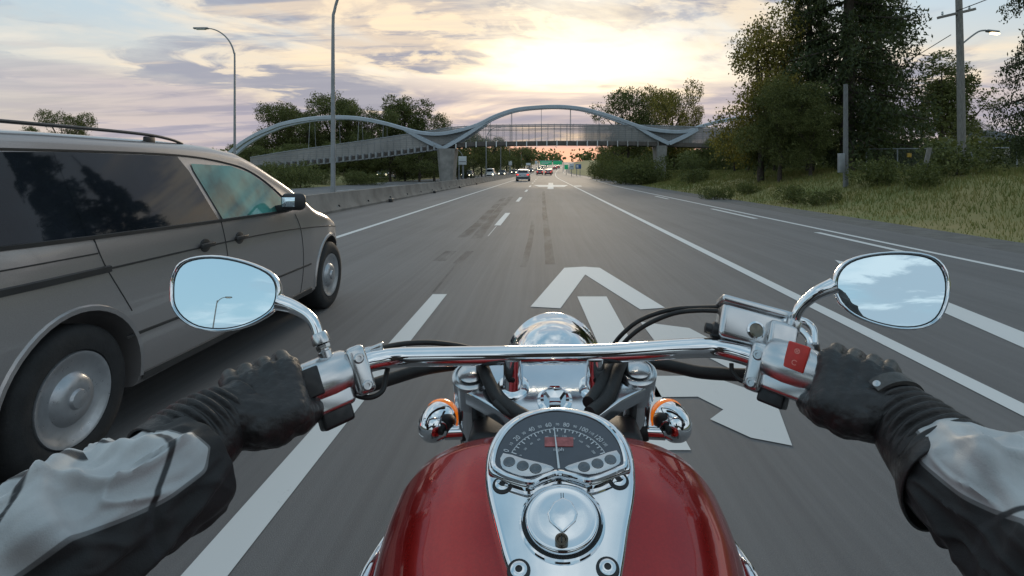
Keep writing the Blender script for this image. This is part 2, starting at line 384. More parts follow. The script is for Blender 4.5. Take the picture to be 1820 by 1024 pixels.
gpoly(m, [(1038, 474), (1066, 476), (1182, 547), (1138, 550), (1040, 488)])
gpoly(m, [(1026, 527), (1078, 527), (1228, 800), (1146, 800)])
struct(m, 'lane_arrow', white)
m = MB()   # the turning branch of the arrow, worn
gpoly(m, [(1138, 572), (1225, 583), (1300, 622), (1390, 690), (1345, 680), (1245, 628), (1168, 612)])
gpoly(m, [(1150, 668), (1262, 668), (1360, 702), (1310, 740), (1240, 705), (1165, 706)])
gpoly(m, [(1262, 745), (1310, 710), (1375, 702), (1408, 792), (1335, 778)], z=.005)
struct(m, 'turn_arrow', whitef)
m = MB(); gpoly(m, [(948, 329), (1010, 329), (1003, 332), (958, 332)]); gpoly(m, [(975, 325), (983, 325), (984, 336), (973, 336)], .006); gpoly(m, [(1018, 330), (1032, 330), (1035, 331.5), (1020, 331.5)])
struct(m, 'distant_arrow', white)
m = MB(); gpoly(m, [(1484, 462), (1512, 468), (1700, 543), (1960, 646), (1960, 680), (1690, 561), (1500, 476)])
struct(m, 'merge_line', white)
m = MB()
def gstrip(m, pts, w, z=.002):
    pp = [G(x, y, z) for x, y in pts]; v = []
    for i, p in enumerate(pp):
        t = (pp[min(i+1, len(pp)-1)]-pp[max(i-1, 0)]).normalized(); nn = V((t.y, -t.x, 0)); v += [p-nn*w/2, p+nn*w/2]
    m.add(v, [(2*i, 2*i+1, 2*i+3, 2*i+2) for i in range(len(pp)-1)])
gstrip(m, [(895, 352), (872, 375), (850, 398), (822, 422)], .22)
gstrip(m, [(908, 350), (886, 374), (868, 396), (846, 424)], .22)
gstrip(m, [(802, 446), (780, 464)], .18); gstrip(m, [(836, 446), (812, 468)], .12); gstrip(m, [(812, 468), (770, 520)], .03)
gstrip(m, [(966, 340), (968, 380), (974, 430), (978, 470)], .14); gstrip(m, [(948, 392), (942, 430), (930, 475)], .10)
for x in (-2.6, 1.3): gstrip(m, [], .1) if 0 else None
struct(m, 'tyre_marks', skid)

# concrete median barrier
bar = thing('median_barrier', 'long stained concrete barrier between the two carriageways', 'barrier', (-6.8, 20, 0))
pr = [(-.30, 0), (-.30, .07), (-.17, .24), (-.09, .60), (.09, .60), (.17, .24), (.30, .07), (.30, 0)]
m = MB(); yy = [-40]+[y for y in YS if y > -38 and y < 330]; vs_ = [(cx(Y)-6.8+a, Y, gz(Y)+b) for Y in yy for a, b in pr]; n_ = 8
m.add(vs_, [(i*n_+j, i*n_+j+1, (i+1)*n_+j+1, (i+1)*n_+j) for i in range(len(yy)-1) for j in range(n_-1)])
m.build('barrier_wall', barrierm, bar, angle=25)
for i in range(30):
    Y = 9+i*3.05; MB().abox((-6.8+.2+cx(Y), Y, .16+gz(Y)), .1, .06, .1).build('lifting_slot', trimb, bar, smooth=False)
for i in range(5):
    Y = [14, 23.5, 33, 43, 54][i]
    o = MB().rbox((-6.35, Y, .07), (.07, 0, 0), (0, .14, 0), (0, 0, .07), .02).build('road_debris', trimb, org=(-6.35, Y, 0))
    tag(o, 'small dark lump lying at the foot of the concrete barrier', 'debris', 'dark lumps along the barrier foot')

# ------------------------------------------------------------------ street lamps
def lamp(px_top, X, Y, hgt, side, arm, label, base_z=0, r=.075, group='street lamps along the highway', lit=False, head=.5):
    t = thing('street_lamp', label, 'street lamp', (X, Y, base_z), group); b = V((X, Y, base_z)); ra = min(arm, hgt*.3)
    pts = [b, b+V((0, 0, hgt*.35)), b+V((0, 0, hgt-ra*1.1))]
    for i in range(1, 9):
        a = math.pi/2*i/8; pts.append(b+V((side*arm*(1-math.cos(a)), 0, hgt-ra*1.1+ra*1.1*math.sin(a))))
    rr = [r]+[r*.85]+[r*.62]+[r*.62-(r*.25)*i/8 for i in range(1, 9)]
    MB().tube(pts, rr, 10, n=3).build('pole', galv, t)
    MB().lathe(b, (0, 0, 1), [(r*1.9, 0), (r*1.9, .05), (r*1.2, .12)], 16).build('base_plate', galv, t)
    e = pts[-1]+V((side*head*.35, 0, 0))
    hh = MB().rbox(e, (head*.5, 0, 0), (0, .11, 0), (0, 0, .055), .045); hh.build('lamp_head', galv, t)
    MB().rbox(e-V((0, 0, .06)), (head*.33, 0, 0), (0, .09, 0), (0, 0, .03), .02).build('lamp_lens', lampon if lit else signw, t); return t
lamp(0, -7.05, 18.9, 8.6, 1, 2.2, 'tall grey street lamp curving out of the top of the picture, right behind the barrier', 0, .085)
lamp(0, -18.9, 34.5, 9.75, -1, 1.75, 'grey street lamp with its arm bent left above the minivan bonnet', .3, .085, head=.9)
for i, (px, py, Y) in enumerate([(822, 262, 75), (864, 226, 82), (890, 240, 108), (866, 262, 140), (906, 258, 160), (927, 262, 210)]):
    p = P(px, py, Y); zb = gz(Y)+.3
    lamp(0, p.x, Y, p.z-zb, 1 if i % 2 else -1, 1.8, ['thin street lamp post beside the white signboard under the bridge', 'tall slim street lamp right of the white signboard under the bridge', 'slim street lamp in the median behind the silver saloon', 'faint far street lamp among the oncoming headlights', 'very faint street lamp before the dark left wood', 'farthest faint street lamp near the green gantry'][i], zb, .09)

# ------------------------------------------------------------------ footbridge
def byw(X): return 59 if X > -10 else 59+(X+10)*.34
def BP(px, py, off=0):                       # a point of the bridge plane
    sl = (px-CX)/FX
    if sl*57.7 > -10: Y = 57.7
    else: Y = (57.7+3.4)/(1-.34*sl)
    return V((sl*Y, Y+1.3+off, H-(py-CY)*Y/FX))
BX = (-10, 59, 0)
br = thing('footbridge', 'blue-grey steel arch footbridge with mesh sides spanning the highway', 'bridge', BX)
wave = [(399, 272), (421, 254), (446, 239), (470, 228.5), (496, 219), (543, 210), (591, 207), (633, 209), (678, 217.5), (723, 230), (749, 236), (780, 238), (813, 232.5), (848, 221), (878, 206), (913, 194), (952, 189), (994, 187.6), (1032, 191), (1065, 199), (1100, 210.5), (1136, 224), (1166, 231), (1196, 234), (1225, 232), (1255, 222), (1296, 212), (1340, 207), (1400, 210), (1460, 225)]
def spread(px):                              # arch ribs are close at the crowns and splay apart at the piers
    a = max(math.cos((px-(591 if px < 780 else (990 if px < 1190 else 1350)))/(200)*math.pi/2), 0); return .55 if px < 591 else 1.3-.85*a
def ribtube(m, pts, w, h):                   # box-section rib along pts, w across the deck, h high
    v = []
    for i, p in enumerate(pts):
        t = (pts[min(i+1, len(pts)-1)]-pts[max(i-1, 0)]).normalized(); b = V((0, 1, 0)); u = b.cross(t).normalized()*-1
        if u.z < 0: u = -u
        v += [p+b*w/2-u*h/2, p+b*w/2+u*h*.3, p+u*h/2, p-b*w/2+u*h*.3, p-b*w/2-u*h/2]
    L = len(pts); f = [(i*5+j, i*5+(j+1) % 5, (i+1)*5+(j+1) % 5, (i+1)*5+j) for i in range(L-1) for j in range(5)]
    f += [(0, 1, 2, 3, 4), tuple((L-1)*5+j for j in (4, 3, 2, 1, 0))]; m.add(v, f)
def wpts(a, b, sgn):
    ww = [(x, y) for x, y in wave if a <= x <= b]; pp, _ = spline([V((x, y, 0)) for x, y in ww], [0]*len(ww), 4)
    return [BP(q.x, q.y, sgn*spread(q.x)) for q in pp]
for sgn in (-1, 1):
    m = MB(); ribtube(m, wpts(399, 1460, sgn), .42, .36)
    m.build('arch_rib', bsteel, br, angle=30)
    for a, bt, c in (((718, 229), (787, 264), (792, 261)), ((862, 216), (787, 264), (792, 261)), ((1132, 223), (1189, 255), (1190, 255)), ((1250, 224), (1189, 255), (1190, 255))):
        p0, p1 = BP(*a, sgn*spread(a[0])), BP(*bt, sgn*1.3); mid = (p0+p1)/2+V((0, 0, -.10))
        m = MB(); ribtube(m, spline([p0, mid, p1], [0]*3, 6)[0], .34, .42); m.build('arch_leg', bsteel, br, angle=30)
for a, b, c in (((735, 235), (845, 223), (788, 262)), ((1148, 229), (1240, 228), (1190, 254))):
    m = MB(); n = 14; top = [BP(x, y, 0) for x, y in [(a[0]+(b[0]-a[0])*i/n, float(np.interp(a[0]+(b[0]-a[0])*i/n, [q[0] for q in wave], [q[1] for q in wave]))) for i in range(n+1)]]
    cc = BP(*c, 0); m.prism([p-V((0, .3, .12)) for p in top]+[cc-V((0, .3, 0))], (0, .1, 0)); m.build('web_plate', bsteel, br)
    MB().prism([p+V((0, .3, -.12)) for p in top]+[cc+V((0, .3, 0))], (0, -.1, 0)).build('web_plate', bsteel, br)
    m = MB()   # curved shell over the saddle
    sd = [BP(x, y-1, 0) for x, y in wave if a[0]-30 <= x <= b[0]+20]; sd = spline(sd, [0]*len(sd), 4)[0]
    v = [p+V((0, s*.75, .03)) for i, p in enumerate(sd) for s in (-1, 1)]
    m.add(v, [(2*i, 2*i+1, 2*i+3, 2*i+2) for i in range(len(sd)-1)]); v2 = [V(q)-V((0, 0, .1)) for q in v]; m.add(v2, [(2*i, 2*i+1, 2*i+3, 2*i+2) for i in range(len(sd)-1)])
    m.build('saddle_plate', bsteel, br)
def pier(a, b, c, e, d0, d1, name='pier'):
    v = []; 
    for (x0, x1, y, d) in ((a[0], a[1], a[2], d0), (b[0], b[1], b[2], d1)):
        p, q = BP(x0, y), BP(x1, y)
        if y == b[2]: p.z = q.z = c
        w_ = (q.x-p.x)*.18
        v += [(p.x, p.y-d+w_, p.z), (p.x+w_, p.y-d, p.z), (q.x-w_, q.y-d, q.z), (q.x, q.y-d+w_, q.z), (q.x, q.y+d-w_, q.z), (q.x-w_, q.y+d, q.z), (p.x+w_, p.y+d, p.z), (p.x, p.y+d-w_, p.z)]
    m = MB().add(v, [(i, (i+1) % 8, 8+(i+1) % 8, 8+i) for i in range(8)]+[tuple(range(8)), tuple(range(8, 16))]); m.build(name, conc, br, angle=20)
pier((776, 808, 264), (781, 803, 330), -.2, 0, 1.5, 1.1); pier((1168, 1186, 259), (1172, 1184, 310), .3, 0, 1.5, 1.0)
# deck girders, cross brackets, mesh sides, posts, hangers
dk_top = [(441, 280), (500, 270), (580, 259), (660, 247.5), (720, 238.5), (770, 231), (800, 226), (850, 222.5), (990, 221), (1130, 222), (1200, 224), (1300, 228), (1440, 236)]
dk_bot = [(441, 296), (500, 290), (580, 282), (660, 273.5), (720, 266), (770, 259), (800, 255), (850, 252), (990, 250), (1130, 251), (1200, 253), (1300, 256), (1440, 262)]
def meshmat():
    m_ = bpy.data.materials.new('fine_steel_mesh'); m_.use_nodes = True; nt_ = m_.node_tree; b = nt_.nodes['Principled BSDF']; q = N(nt_)
    co = q.new('ShaderNodeNewGeometry').outputs['Position']; x, y, z = q.sep(co)
    fine = q.m('GREATER_THAN', q.m('FRACT', q.m('MULTIPLY', z, 5)), .78)
    q.put(b.inputs['Base Color'], q.mix(q.rng(q.noise(co, .5, 4), .3, .7), (.22, .215, .21), (.30, .29, .28))); b.inputs['Roughness'].default_value = .6
    dens = q.rng(x, -11, -8, .86, .16); dens = q.m('ADD', dens, q.rng(x, 3.5, 5.0, 0, .5))
    q.put(b.inputs['Alpha'], q.m('ADD', dens, q.m('MULTIPLY', fine, .22), clamp=True)); return m_
meshm = meshmat(); girdm = mat('brown_weathered_girder', (.10, .085, .075), .7, var=.3, vs=2)
xsd = list(np.linspace(441, 1440, 90))
ip = lambda tab, x: float(np.interp(x, [q[0] for q in tab], [q[1] for q in tab]))
for sgn in (-1, 1):
    m = MB(); v = []
    for x in xsd: v += [BP(x, ip(dk_top, x), sgn*.95), BP(x, ip(dk_bot, x), sgn*.95)]
    m.add(v, [(2*i, 2*i+1, 2*i+3, 2*i+2) for i in range(len(xsd)-1)]); m.build('mesh_side', meshm, br)
    m = MB(); m.tube([BP(x, ip(dk_top, x), sgn*.95) for x in xsd], .05, 6)
    m.tube([BP(x, ip(dk_top, x)+7, sgn*.94) for x in xsd], .03, 6)
    for x in np.arange(445, 1440, 11.5): m.tube([BP(x, ip(dk_top, x)-2.2, sgn*.98), BP(x, ip(dk_bot, x), sgn*.98)], .016, 5)
    m.build('railing', galv, br)
    m = MB(); v = []
    for x in xsd:
        p = BP(x, ip(dk_bot, x), sgn*.9)
        v += [p+V((0, -.1, 0)), p+V((0, .1, 0)), p+V((0, .1, -.42)), p+V((0, -.1, -.42))]
    m.add(v, [(4*i+j, 4*i+(j+1) % 4, 4*i+4+(j+1) % 4, 4*i+4+j) for i in range(len(xsd)-1) for j in range(4)]); m.build('girder', girdm, br)
m = MB(); v = []
for x in xsd:
    for s in (-.9, .9): v += [BP(x, ip(dk_bot, x), s), BP(x, ip(dk_bot, x)+1.5, s)]
m.add(v, [(4*i, 4*i+2, 4*i+6, 4*i+4) for i in range(len(xsd)-1)]+[(4*i+1, 4*i+3, 4*i+7, 4*i+5) for i in range(len(xsd)-1)]+[(4*i, 4*i+1, 4*i+5, 4*i+4) for i in range(len(xsd)-1)])
m.build('deck', girdm, br)
for x in np.arange(450, 780, 11.5):
    p = BP(x, ip(dk_bot, x), -1.1); m = MB(); m.box(p+V((0, 0, -.2)), (.09, 0, .0), (0, .35, 0), (0, 0, .28)); m.box(p+V((.2, 0, -.42)), (.25, 0, .05), (0, .1, 0), (0, 0, .05)); m.build('bracket', galv, br, smooth=False)
for x in np.arange(810, 1180, 18): 
    p = BP(x, ip(dk_bot, x), -1.1); MB().box(p+V((0, 0, -.25)), (.05, 0, 0), (0, .12, 0), (0, 0, .28)).build('bracket', steel, br, smooth=False)
for x in (545, 591, 633, 678, 868, 908, 962, 1015, 1067, 1112):
    for s in (-1, 1): MB().tube([BP(x, ip(wave, x), s*spread(x)), BP(x, ip(dk_bot, x), s*1.0)], .025, 5).build('hanger', galv, br)

# ------------------------------------------------------------------ trees
def quads(cent, size, up=0.0, asp=.55):
    n = len(cent); a = rng.normal(size=(n, 3)); a /= np.linalg.norm(a, axis=1)[:, None]; b = rng.normal(size=(n, 3)); b[:, 2] *= (1-up)
    b -= a*(a*b).sum(1)[:, None]; b /= np.linalg.norm(b, axis=1)[:, None]; s = (size*(.6+.8*rng.random(n)))[:, None] if np.isscalar(size) else size[:, None]
    v = np.empty((n, 4, 3)); v[:, 0] = cent-a*s; v[:, 1] = cent-b*s*asp; v[:, 2] = cent+a*s; v[:, 3] = cent+b*s*asp; return v.reshape(-1, 3)
def quadmesh(name, v, m):
    n = len(v)//4; me = bpy.data.meshes.new(name); me.vertices.add(len(v)); me.vertices.foreach_set('co', v.astype(np.float32).ravel())
    me.loops.add(4*n); me.loops.foreach_set('vertex_index', np.arange(4*n, dtype=np.int32)); me.polygons.add(n)
    me.polygons.foreach_set('loop_start', np.arange(0, 4*n, 4, dtype=np.int32)); me.update(calc_edges=True); me.materials.append(m); return me
def blob_leaves(blobs, n, size, clump=9, spread_=.30, shell=.62):
    """clumps spread through several ellipsoids, thinned irregularly so the sky shows through"""
    out = []; vol = np.array([b[1][0]*b[1][1]*b[1][2] for b in blobs])**.7; vol /= vol.sum()
    for (c, r), w_ in zip(blobs, vol):
        k_ = max(int(n*w_/clump), 1); dirs = rng.normal(size=(k_, 3)); dirs /= np.linalg.norm(dirs, axis=1)[:, None]
        rad = shell+(1.06-shell)*rng.random(k_)**.6; rad *= 1+.16*np.sin(dirs[:, 0]*5+c[0])*np.cos(dirs[:, 2]*6+c[1])
        p = np.array(c)+dirs*rad[:, None]*np.array(r)
        q = np.repeat(p, clump, 0)+rng.normal(size=(k_*clump, 3))*spread_*np.array(r).mean()*.42; out.append(q)
    return quads(np.concatenate(out), size)
def tree_proto(kind, s, n, leafsize, m, loc=(0, 0, 0)):
    """returns (trunk MB, crown mesh) for a tree s metres tall standing at the origin"""
    t = MB(); blobs = []
    if kind == 'conifer':
        t.tube([(0, 0, 0), (.1, 0, s*.4), (0, 0, s)], [s*.022, s*.015, s*.002], 8, n=3); cl = []
        L = int(s*1.7)
        for i in range(L):
            z = s*(.10+.88*i/L); rad = (s*.24)*(1-(i/L)**1.25)*(.75+.5*rng.random())+.15; nb = 7 if i < L*.7 else 5
            for j in range(nb):
                a = rng.random()*6.283; rr = rad*(.6+.5*rng.random()); e = V((math.cos(a)*rr, math.sin(a)*rr, z-rr*.22))
                t.tube([(0, 0, z), e], [.05*s/15, .01], 4, caps=False)
                m_ = max(int(n/(L*nb)*(rr/rad)), 3); f = rng.random(m_)**.6
                c = np.stack([e.x*f, e.y*f, z-(rr*.22)*f**2-rng.random(m_)*.05*s*f], 1)+rng.normal(size=(m_, 3))*np.array([.085, .085, .035])*rad*.8; cl.append(c)
        v = quads(np.concatenate(cl), leafsize, asp=.42)
    else:
        if kind == 'poplar': cfg = [((rng.normal()*s*.04, rng.normal()*s*.04, s*(.3+.11*i)), (s*(.15-.012*i)*(.8+.4*rng.random()),)*2+(s*.10,)) for i in range(6)]+[((rng.normal()*s*.1, rng.normal()*s*.1, s*(.35+.5*rng.random())), (s*.08, s*.08, s*.09)) for i in range(8)]
        elif kind == 'bush': cfg = [((rng.normal()*s*.35, rng.normal()*s*.3, s*(.35+.25*rng.random())), (s*.38, s*.35, s*.34)) for i in range(6)]
        else: cfg = [((rng.normal()*s*.16, rng.normal()*s*.15, s*(.24+.60*rng.random()**.8)), (s*.15*(.7+.6*rng.random()), s*.15, s*.12*(.7+.6*rng.random()))) for i in range(17)]
        blobs = cfg; t.tube([(0, 0, -.2), (s*.01, 0, s*.3), (-s*.01, .02*s, s*.72)], [s*.024, s*.017, s*.006], 8, n=3)
        for c, r in blobs: t.tube([(0, 0, s*.22+.25*c[2]), (c[0]*.6, c[1]*.6, c[2]*.8), c], [s*.010, s*.006, s*.002], 5, n=2, caps=False)
        v = blob_leaves(blobs, n, leafsize)
    return t, v
PROTO = {}
def proto(key, kind, s, n, ls, m):
    t, v = tree_proto(kind, s, n, ls, m); PROTO[key] = (t.mesh('trunk', bark, (0, 0, 0)), quadmesh('crown', v, m), s)
proto('pop', 'poplar', 12, 11000, .11, leaf); proto('pop2', 'poplar', 12, 9000, .12, leaf); proto('dec', 'dec', 10, 17000, .10, leaf); proto('dec2', 'dec', 10, 15000, .10, leaf)
proto('decw', 'dec', 10, 14000, .11, leafw); proto('con', 'conifer', 14, 9000, .15, needle); proto('con2', 'conifer', 14, 7000, .16, needle)
proto('bush', 'bush', 2.5, 3000, .09, leaf); proto('bushf', 'bush', 4, 5000, .11, leaf)
proto('bigdec', 'dec', 12, 38000, .085, leaf); proto('bigw', 'dec', 9, 24000, .075, leafw); proto('bigcon', 'conifer', 15, 52000, .085, needle)
def tree(key, X, Y, hgt, label, cat='tree', name='broadleaf_tree', group=None, wide=1.0, z=None, rz=None):
    tm, cm, s = PROTO[key]; z = terr(X, Y)-.1 if z is None else z; r = thing(name, label, cat, (X, Y, z), group)
    r.scale = (hgt/s*wide, hgt/s*wide, hgt/s); r.rotation_euler.z = rng.random()*6.28 if rz is None else rz
    for nm, me in (('trunk', tm), ('crown', cm)):
        o = bpy.data.objects.new(nm, me); COL.objects.link(o); o.parent = r
    return r
def tree_px(key, px, py_top, Y, label, **kw):
    p = P(px, py_top, Y); z = terr(p.x, Y)-.1; return tree(key, p.x, Y, (p.z-z)*(1 if 'con' in key else (1.2 if Y > 75 else 1.08)), label, **kw)
ordn = ['first', 'second', 'third', 'fourth', 'fifth', 'sixth', 'seventh', 'eighth', 'ninth', 'tenth', 'eleventh', 'twelfth', 'thirteenth', 'fourteenth', 'fifteenth', 'sixteenth', 'seventeenth', 'eighteenth']
# skyline trees behind the left arch
for key, px, py, Y, wd, lb in [('dec', 492, 200, 84, .8, 'leftmost full green tree rising under the left arch'), ('pop2', 515, 198, 88, 1.1, 'narrow pointed tree second from the left beneath the left arch'), ('dec2', 545, 208, 84, 1.1, 'broad dark tree filling the left half of the left arch'), ('dec', 590, 186, 88, .9, 'tallest round tree standing just above the crown of the left arch'), ('dec2', 615, 190, 86, .9, 'bushy tree right of the tallest crown above the left arch'), ('dec', 655, 205, 84, .9, 'dark tree under the right shoulder of the left arch'),
        ('pop', 694, 186, 92, 1.0, 'tall feathery poplar, left one of the row of three before the pier'), ('pop2', 718, 188, 94, 1.1, 'tall feathery poplar, middle one of the row of three before the pier'), ('pop', 745, 194, 92, 1.1, 'tall feathery poplar, right one of the row of three before the pier'), ('dec2', 785, 212, 100, .7, 'small round tree top peeping over the saddle of the left pier'), ('dec', 420, 262, 80, .7, 'small dark treetop beside the left foot of the arch'), ('dec2', 466, 240, 82, .8, 'low yellowish tree behind the mesh ramp at its left end')]:
    tree_px(key, px, py, Y, lb, wide=wd, group='trees behind the left arch')
# dark wood below the left span
for i, px in enumerate([772, 745, 720, 694, 668, 640, 612, 585, 556, 528, 500, 472, 446, 420]):
    Y = 66+rng.random()*7; tree_px(['dec', 'dec2', 'con2'][i % 3], px, 246+(i % 3)*5+i*1.2, Y, '%s dark tree leftwards from the tall pier in the wood below the ramp' % ordn[i], wide=1.25, group='wood below the left ramp')
for i, px in enumerate([432, 466, 500, 534, 566, 622, 660]):
    Y = 44+rng.random()*5 if i < 4 else 52; tree_px('bushf', px, [292, 288, 284, 290, 296, 300, 303][i], Y, '%s leafy green shrub from the minivan mirror along the far verge' % ordn[i], cat='shrub', name='shrub', wide=.9, group='shrubs on the far verge')
for i, px in enumerate([815, 828, 842, 856, 869, 880, 890, 900, 912, 922, 932, 941]):
    Y = 78+i*14; tree_px(['dec', 'con', 'dec2', 'con2'][i % 4], px, [246, 244, 249, 248, 253, 257, 259, 262, 266, 272, 265, 279][i], Y, '%s roadside tree beyond the pier, counting towards the sunset gap' % ordn[i], name='roadside_tree', wide=1.15, group='left roadside trees beyond the bridge')
# right of the road
for i, px in enumerate([1064, 1076, 1090, 1104, 1120, 1136, 1154, 1174]):
    Y = 150-i*9; tree_px(['con2', 'dec', 'dec2'][i % 3], px, [277, 266, 258, 252, 250, 250, 247, 248][i], Y, '%s dark tree to the right of the sunset gap under the bridge deck' % ordn[i], name='roadside_tree', wide=1.0, group='right roadside trees beyond the bridge')
for i, (px, py, Y) in enumerate([(1075, 281, 75), (1122, 268, 62), (1112, 282, 55), (1140, 276, 54), (1232, 277, 54), (1160, 296, 53), (1062, 290, 90)]):
    tree_px('bushf', px, py, Y, ['dark round bush at the verge far before the billboard', 'large dark round bush left of the right pier', 'dark clipped-looking bush touching the left side of the larger round bush', 'low bush hugging the larger round bush on its right', 'bush growing just right of the right pier', 'small bush at the foot of the right pier', 'far bush by the road signs where the verge begins'][i], cat='shrub', name='shrub', wide=.85, group='bushes by the right pier')
for i, (key, px, py, Y, wd) in enumerate([('dec2', 1118, 172, 96, .8), ('dec', 1150, 176, 98, .8), ('decw', 1196, 166, 88, .75), ('decw', 1222, 200, 92, .5)]):
    tree_px(key, px, py, Y, ['dark full tree above the right shoulder of the middle arch', 'dark tree between the full tree and the yellow one over the middle arch', 'tall tree with yellow sunlit crown above the right pier', 'thin pinkish sapling right of the yellow crowned tree'][i], wide=wd, group='trees over the right pier')
for i, (px, py, Y) in enumerate([(1262, 262, 62), (1275, 256, 58), (1290, 246, 53), (1306, 232, 48), (1330, 224, 44), (1352, 215, 42), (1376, 222, 38)]):
    tree_px(['dec', 'dec2'][i % 2], px, py, Y, '%s dark tree rightwards from the right pier in the thicket' % ordn[i], name='thicket_tree', wide=1.15, group='thicket right of the bridge')
# the big group by the verge
tree_px('bigw', 1352, 30, 33, 'loose yellow-green tree with glowing leaves left of the giant conifer', wide=.8, rz=1.0)
tree_px('bigdec', 1385, 150, 30, 'lower broad green tree in front of the glowing yellow one', wide=.95, rz=.3)
tree_px("bigdec", 1348, 215, 34, 'half-height green tree at the left foot of the big group', wide=.9, rz=2.3)
tree_px('bigcon', 1505, -430, 31, 'giant dark conifer towering out of the top of the picture', name='conifer', wide=.80, rz=0)
tree_px('bigcon', 1440, -250, 33, 'second dark conifer pressed against the left of the giant one', name='conifer', wide=.62, rz=2)
tree_px('bigcon', 1562, -160, 34, 'dark conifer leaning on the right side of the giant one', name='conifer', wide=.80, rz=4)
tree_px('bigdec', 1440, 190, 29, 'dark broad tree filling the foot of the giant conifer', wide=1.05, rz=5)
tree_px('bigdec', 1560, 200, 31, 'dark spreading tree under the right boughs of the giant conifer', wide=1.0, rz=4.2)
tree_px('pop', 1672, 100, 46, 'tall isolated poplar behind the utility pole, left crown', wide=1.2, name='poplar'); tree_px('pop2', 1705, 120, 47, 'tall isolated poplar behind the utility pole, right crown', wide=1.1, name='poplar')
tree_px('dec2', 1742, 208, 52, 'small round tree right of the utility pole', wide=.8)
for i, (px, py, Y) in enumerate([(1600, 272, 36), (1640, 278, 37), (1690, 276, 38), (1660, 286, 30), (1720, 282, 32), (1790, 276, 30), (1815, 290, 26)]):
    tree_px('bush', px, py, Y, '%s low bush rightwards from the giant conifer along the top of the bank' % ordn[i], cat='shrub', name='shrub', wide=1.4, group='bushes on top of the bank')
tree_px('bigcon', 1868, -330, 19, 'dark conifer cut off by the right edge of the picture', name='conifer', wide=.62, rz=1)
tree_px('dec', 112, 200, 60, 'bright green round treetop seen over the minivan roof', wide=.8); tree_px('dec2', 62, 222, 66, 'low dark treetop at the left over the minivan roof', wide=.8); tree_px('dec2', 150, 226, 68, 'small dark treetop right of the bright one over the minivan roof', wide=.6)
# far wood closing the road and the land behind, one mass
pts = []
for i in range(520):
    x = rng.uniform(-420, 460); Y = 470+rng.random()*60
    if abs(x-24) < 5: continue
    h_ = 7+6*rng.random(); n_ = 46; c = np.array([x, Y, gz(Y)+h_*.45]); pts.append(c+rng.normal(size=(n_, 3))*np.array([3.2, 3, h_*.28]))
far = bpy.data.objects.new('far_wood', quadmesh('far_wood', quads(np.concatenate(pts), 1.5), leaf)); COL.objects.link(far); tag(far, 'dark distant wooded skyline where the highway disappears', 'woodland', kind='stuff')
# side woods behind the first rows on either side: dense undergrowth masses
def mass(name, label, pts_f, n, size, m):
    c = np.array([pts_f() for _ in range(n)]); o = bpy.data.objects.new(name, quadmesh(name, quads(c, size), m)); COL.objects.link(o); tag(o, label, 'undergrowth', kind='stuff')
def lw():
    Y = rng.uniform(70, 150); x = -20-rng.random()*14-(Y < 80)*rng.random()*8; return (x+cx(Y), Y, terr(x, Y)+rng.random()**.8*3.4*(1-.2*rng.random()))
mass('left_undergrowth', 'dark undergrowth below the trees of the left wood', lw, 26000, .30, leaf)
def rw():
    Y = rng.uniform(34, 150); x = edge_r(Y)+8.5+(1 if Y > 75 else 0)+rng.random()*12+max(0, 45-Y)*.30; return (x+cx(Y), Y, terr(x, Y)+rng.random()**.8*(2.6-.8*(Y < 45)))
mass('right_undergrowth', 'dark undergrowth along the top of the right bank', rw, 32000, .20, leaf)
# verge grass: blades in tufts
def grass():
    n = 120000; yy = 6+(rng.random(n)**1.5)*85; e = np.array([edge_r(y) for y in yy]); off = rng.random(n)**.8*17+.25; xx = e+off
    z = np.array([terr(x+cx(y), y) for x, y in zip(xx, yy)]); cl = np.array([mnoise.noise(V((x*.45, y*.3, 9))) for x, y in zip(xx, yy)])
    h_ = (.05+.13*np.clip(off/2.5, 0, 1)*(0.45+.9*np.clip(cl+.35, 0, 1)))*(.6+.6*rng.random(n)); w_ = .005+.0007*yy
    a = rng.random(n)*6.283; ln = rng.normal(size=(n, 2))*.35*h_[:, None]; v = np.empty((n, 4, 3)); dx_ = np.cos(a)*w_; dy_ = np.sin(a)*w_
    v[:, 0] = np.stack([xx-dx_, yy-dy_, z-.03], 1); v[:, 1] = np.stack([xx+dx_, yy+dy_, z-.03], 1)
    v[:, 2] = np.stack([xx+dx_*.2+ln[:, 0], yy+dy_*.2+ln[:, 1], z+h_], 1); v[:, 3] = np.stack([xx-dx_*.2+ln[:, 0], yy-dy_*.2+ln[:, 1], z+h_], 1)
    o = bpy.data.objects.new('verge_grass', quadmesh('verge_grass', v.reshape(-1, 3), grassm)); COL.objects.link(o); tag(o, 'dry green and brown grass covering the right bank', 'grass', kind='stuff')
grass()
for i, (px, py, Y, s_) in enumerate([(1232, 302, 42, .9), (1270, 338, 26, .55), (1410, 342, 22, .6), (1455, 345, 20, .5), (1330, 332, 28, .5), (1560, 322, 22, .9), (1700, 322, 20, 1.0), (1640, 335, 19, .7)]):
    p = P(px, py, Y); tree('bush', p.x, Y, s_*1.5, ['small lone sapling-like bush on the open bank left of the short pole', 'dark low clump on the bank nearest the bridge', 'dark weed clump low on the bank below the big trees', 'weed clump right beside the darker clump low on the bank', 'little weed clump below the yellow tree', 'leafy clump on the slope right of the short pole', 'large leafy clump on the slope below the utility pole', 'leafy clump on the slope left of the utility pole'][i], cat='shrub', name='weed_clump', group='weed clumps on the bank')

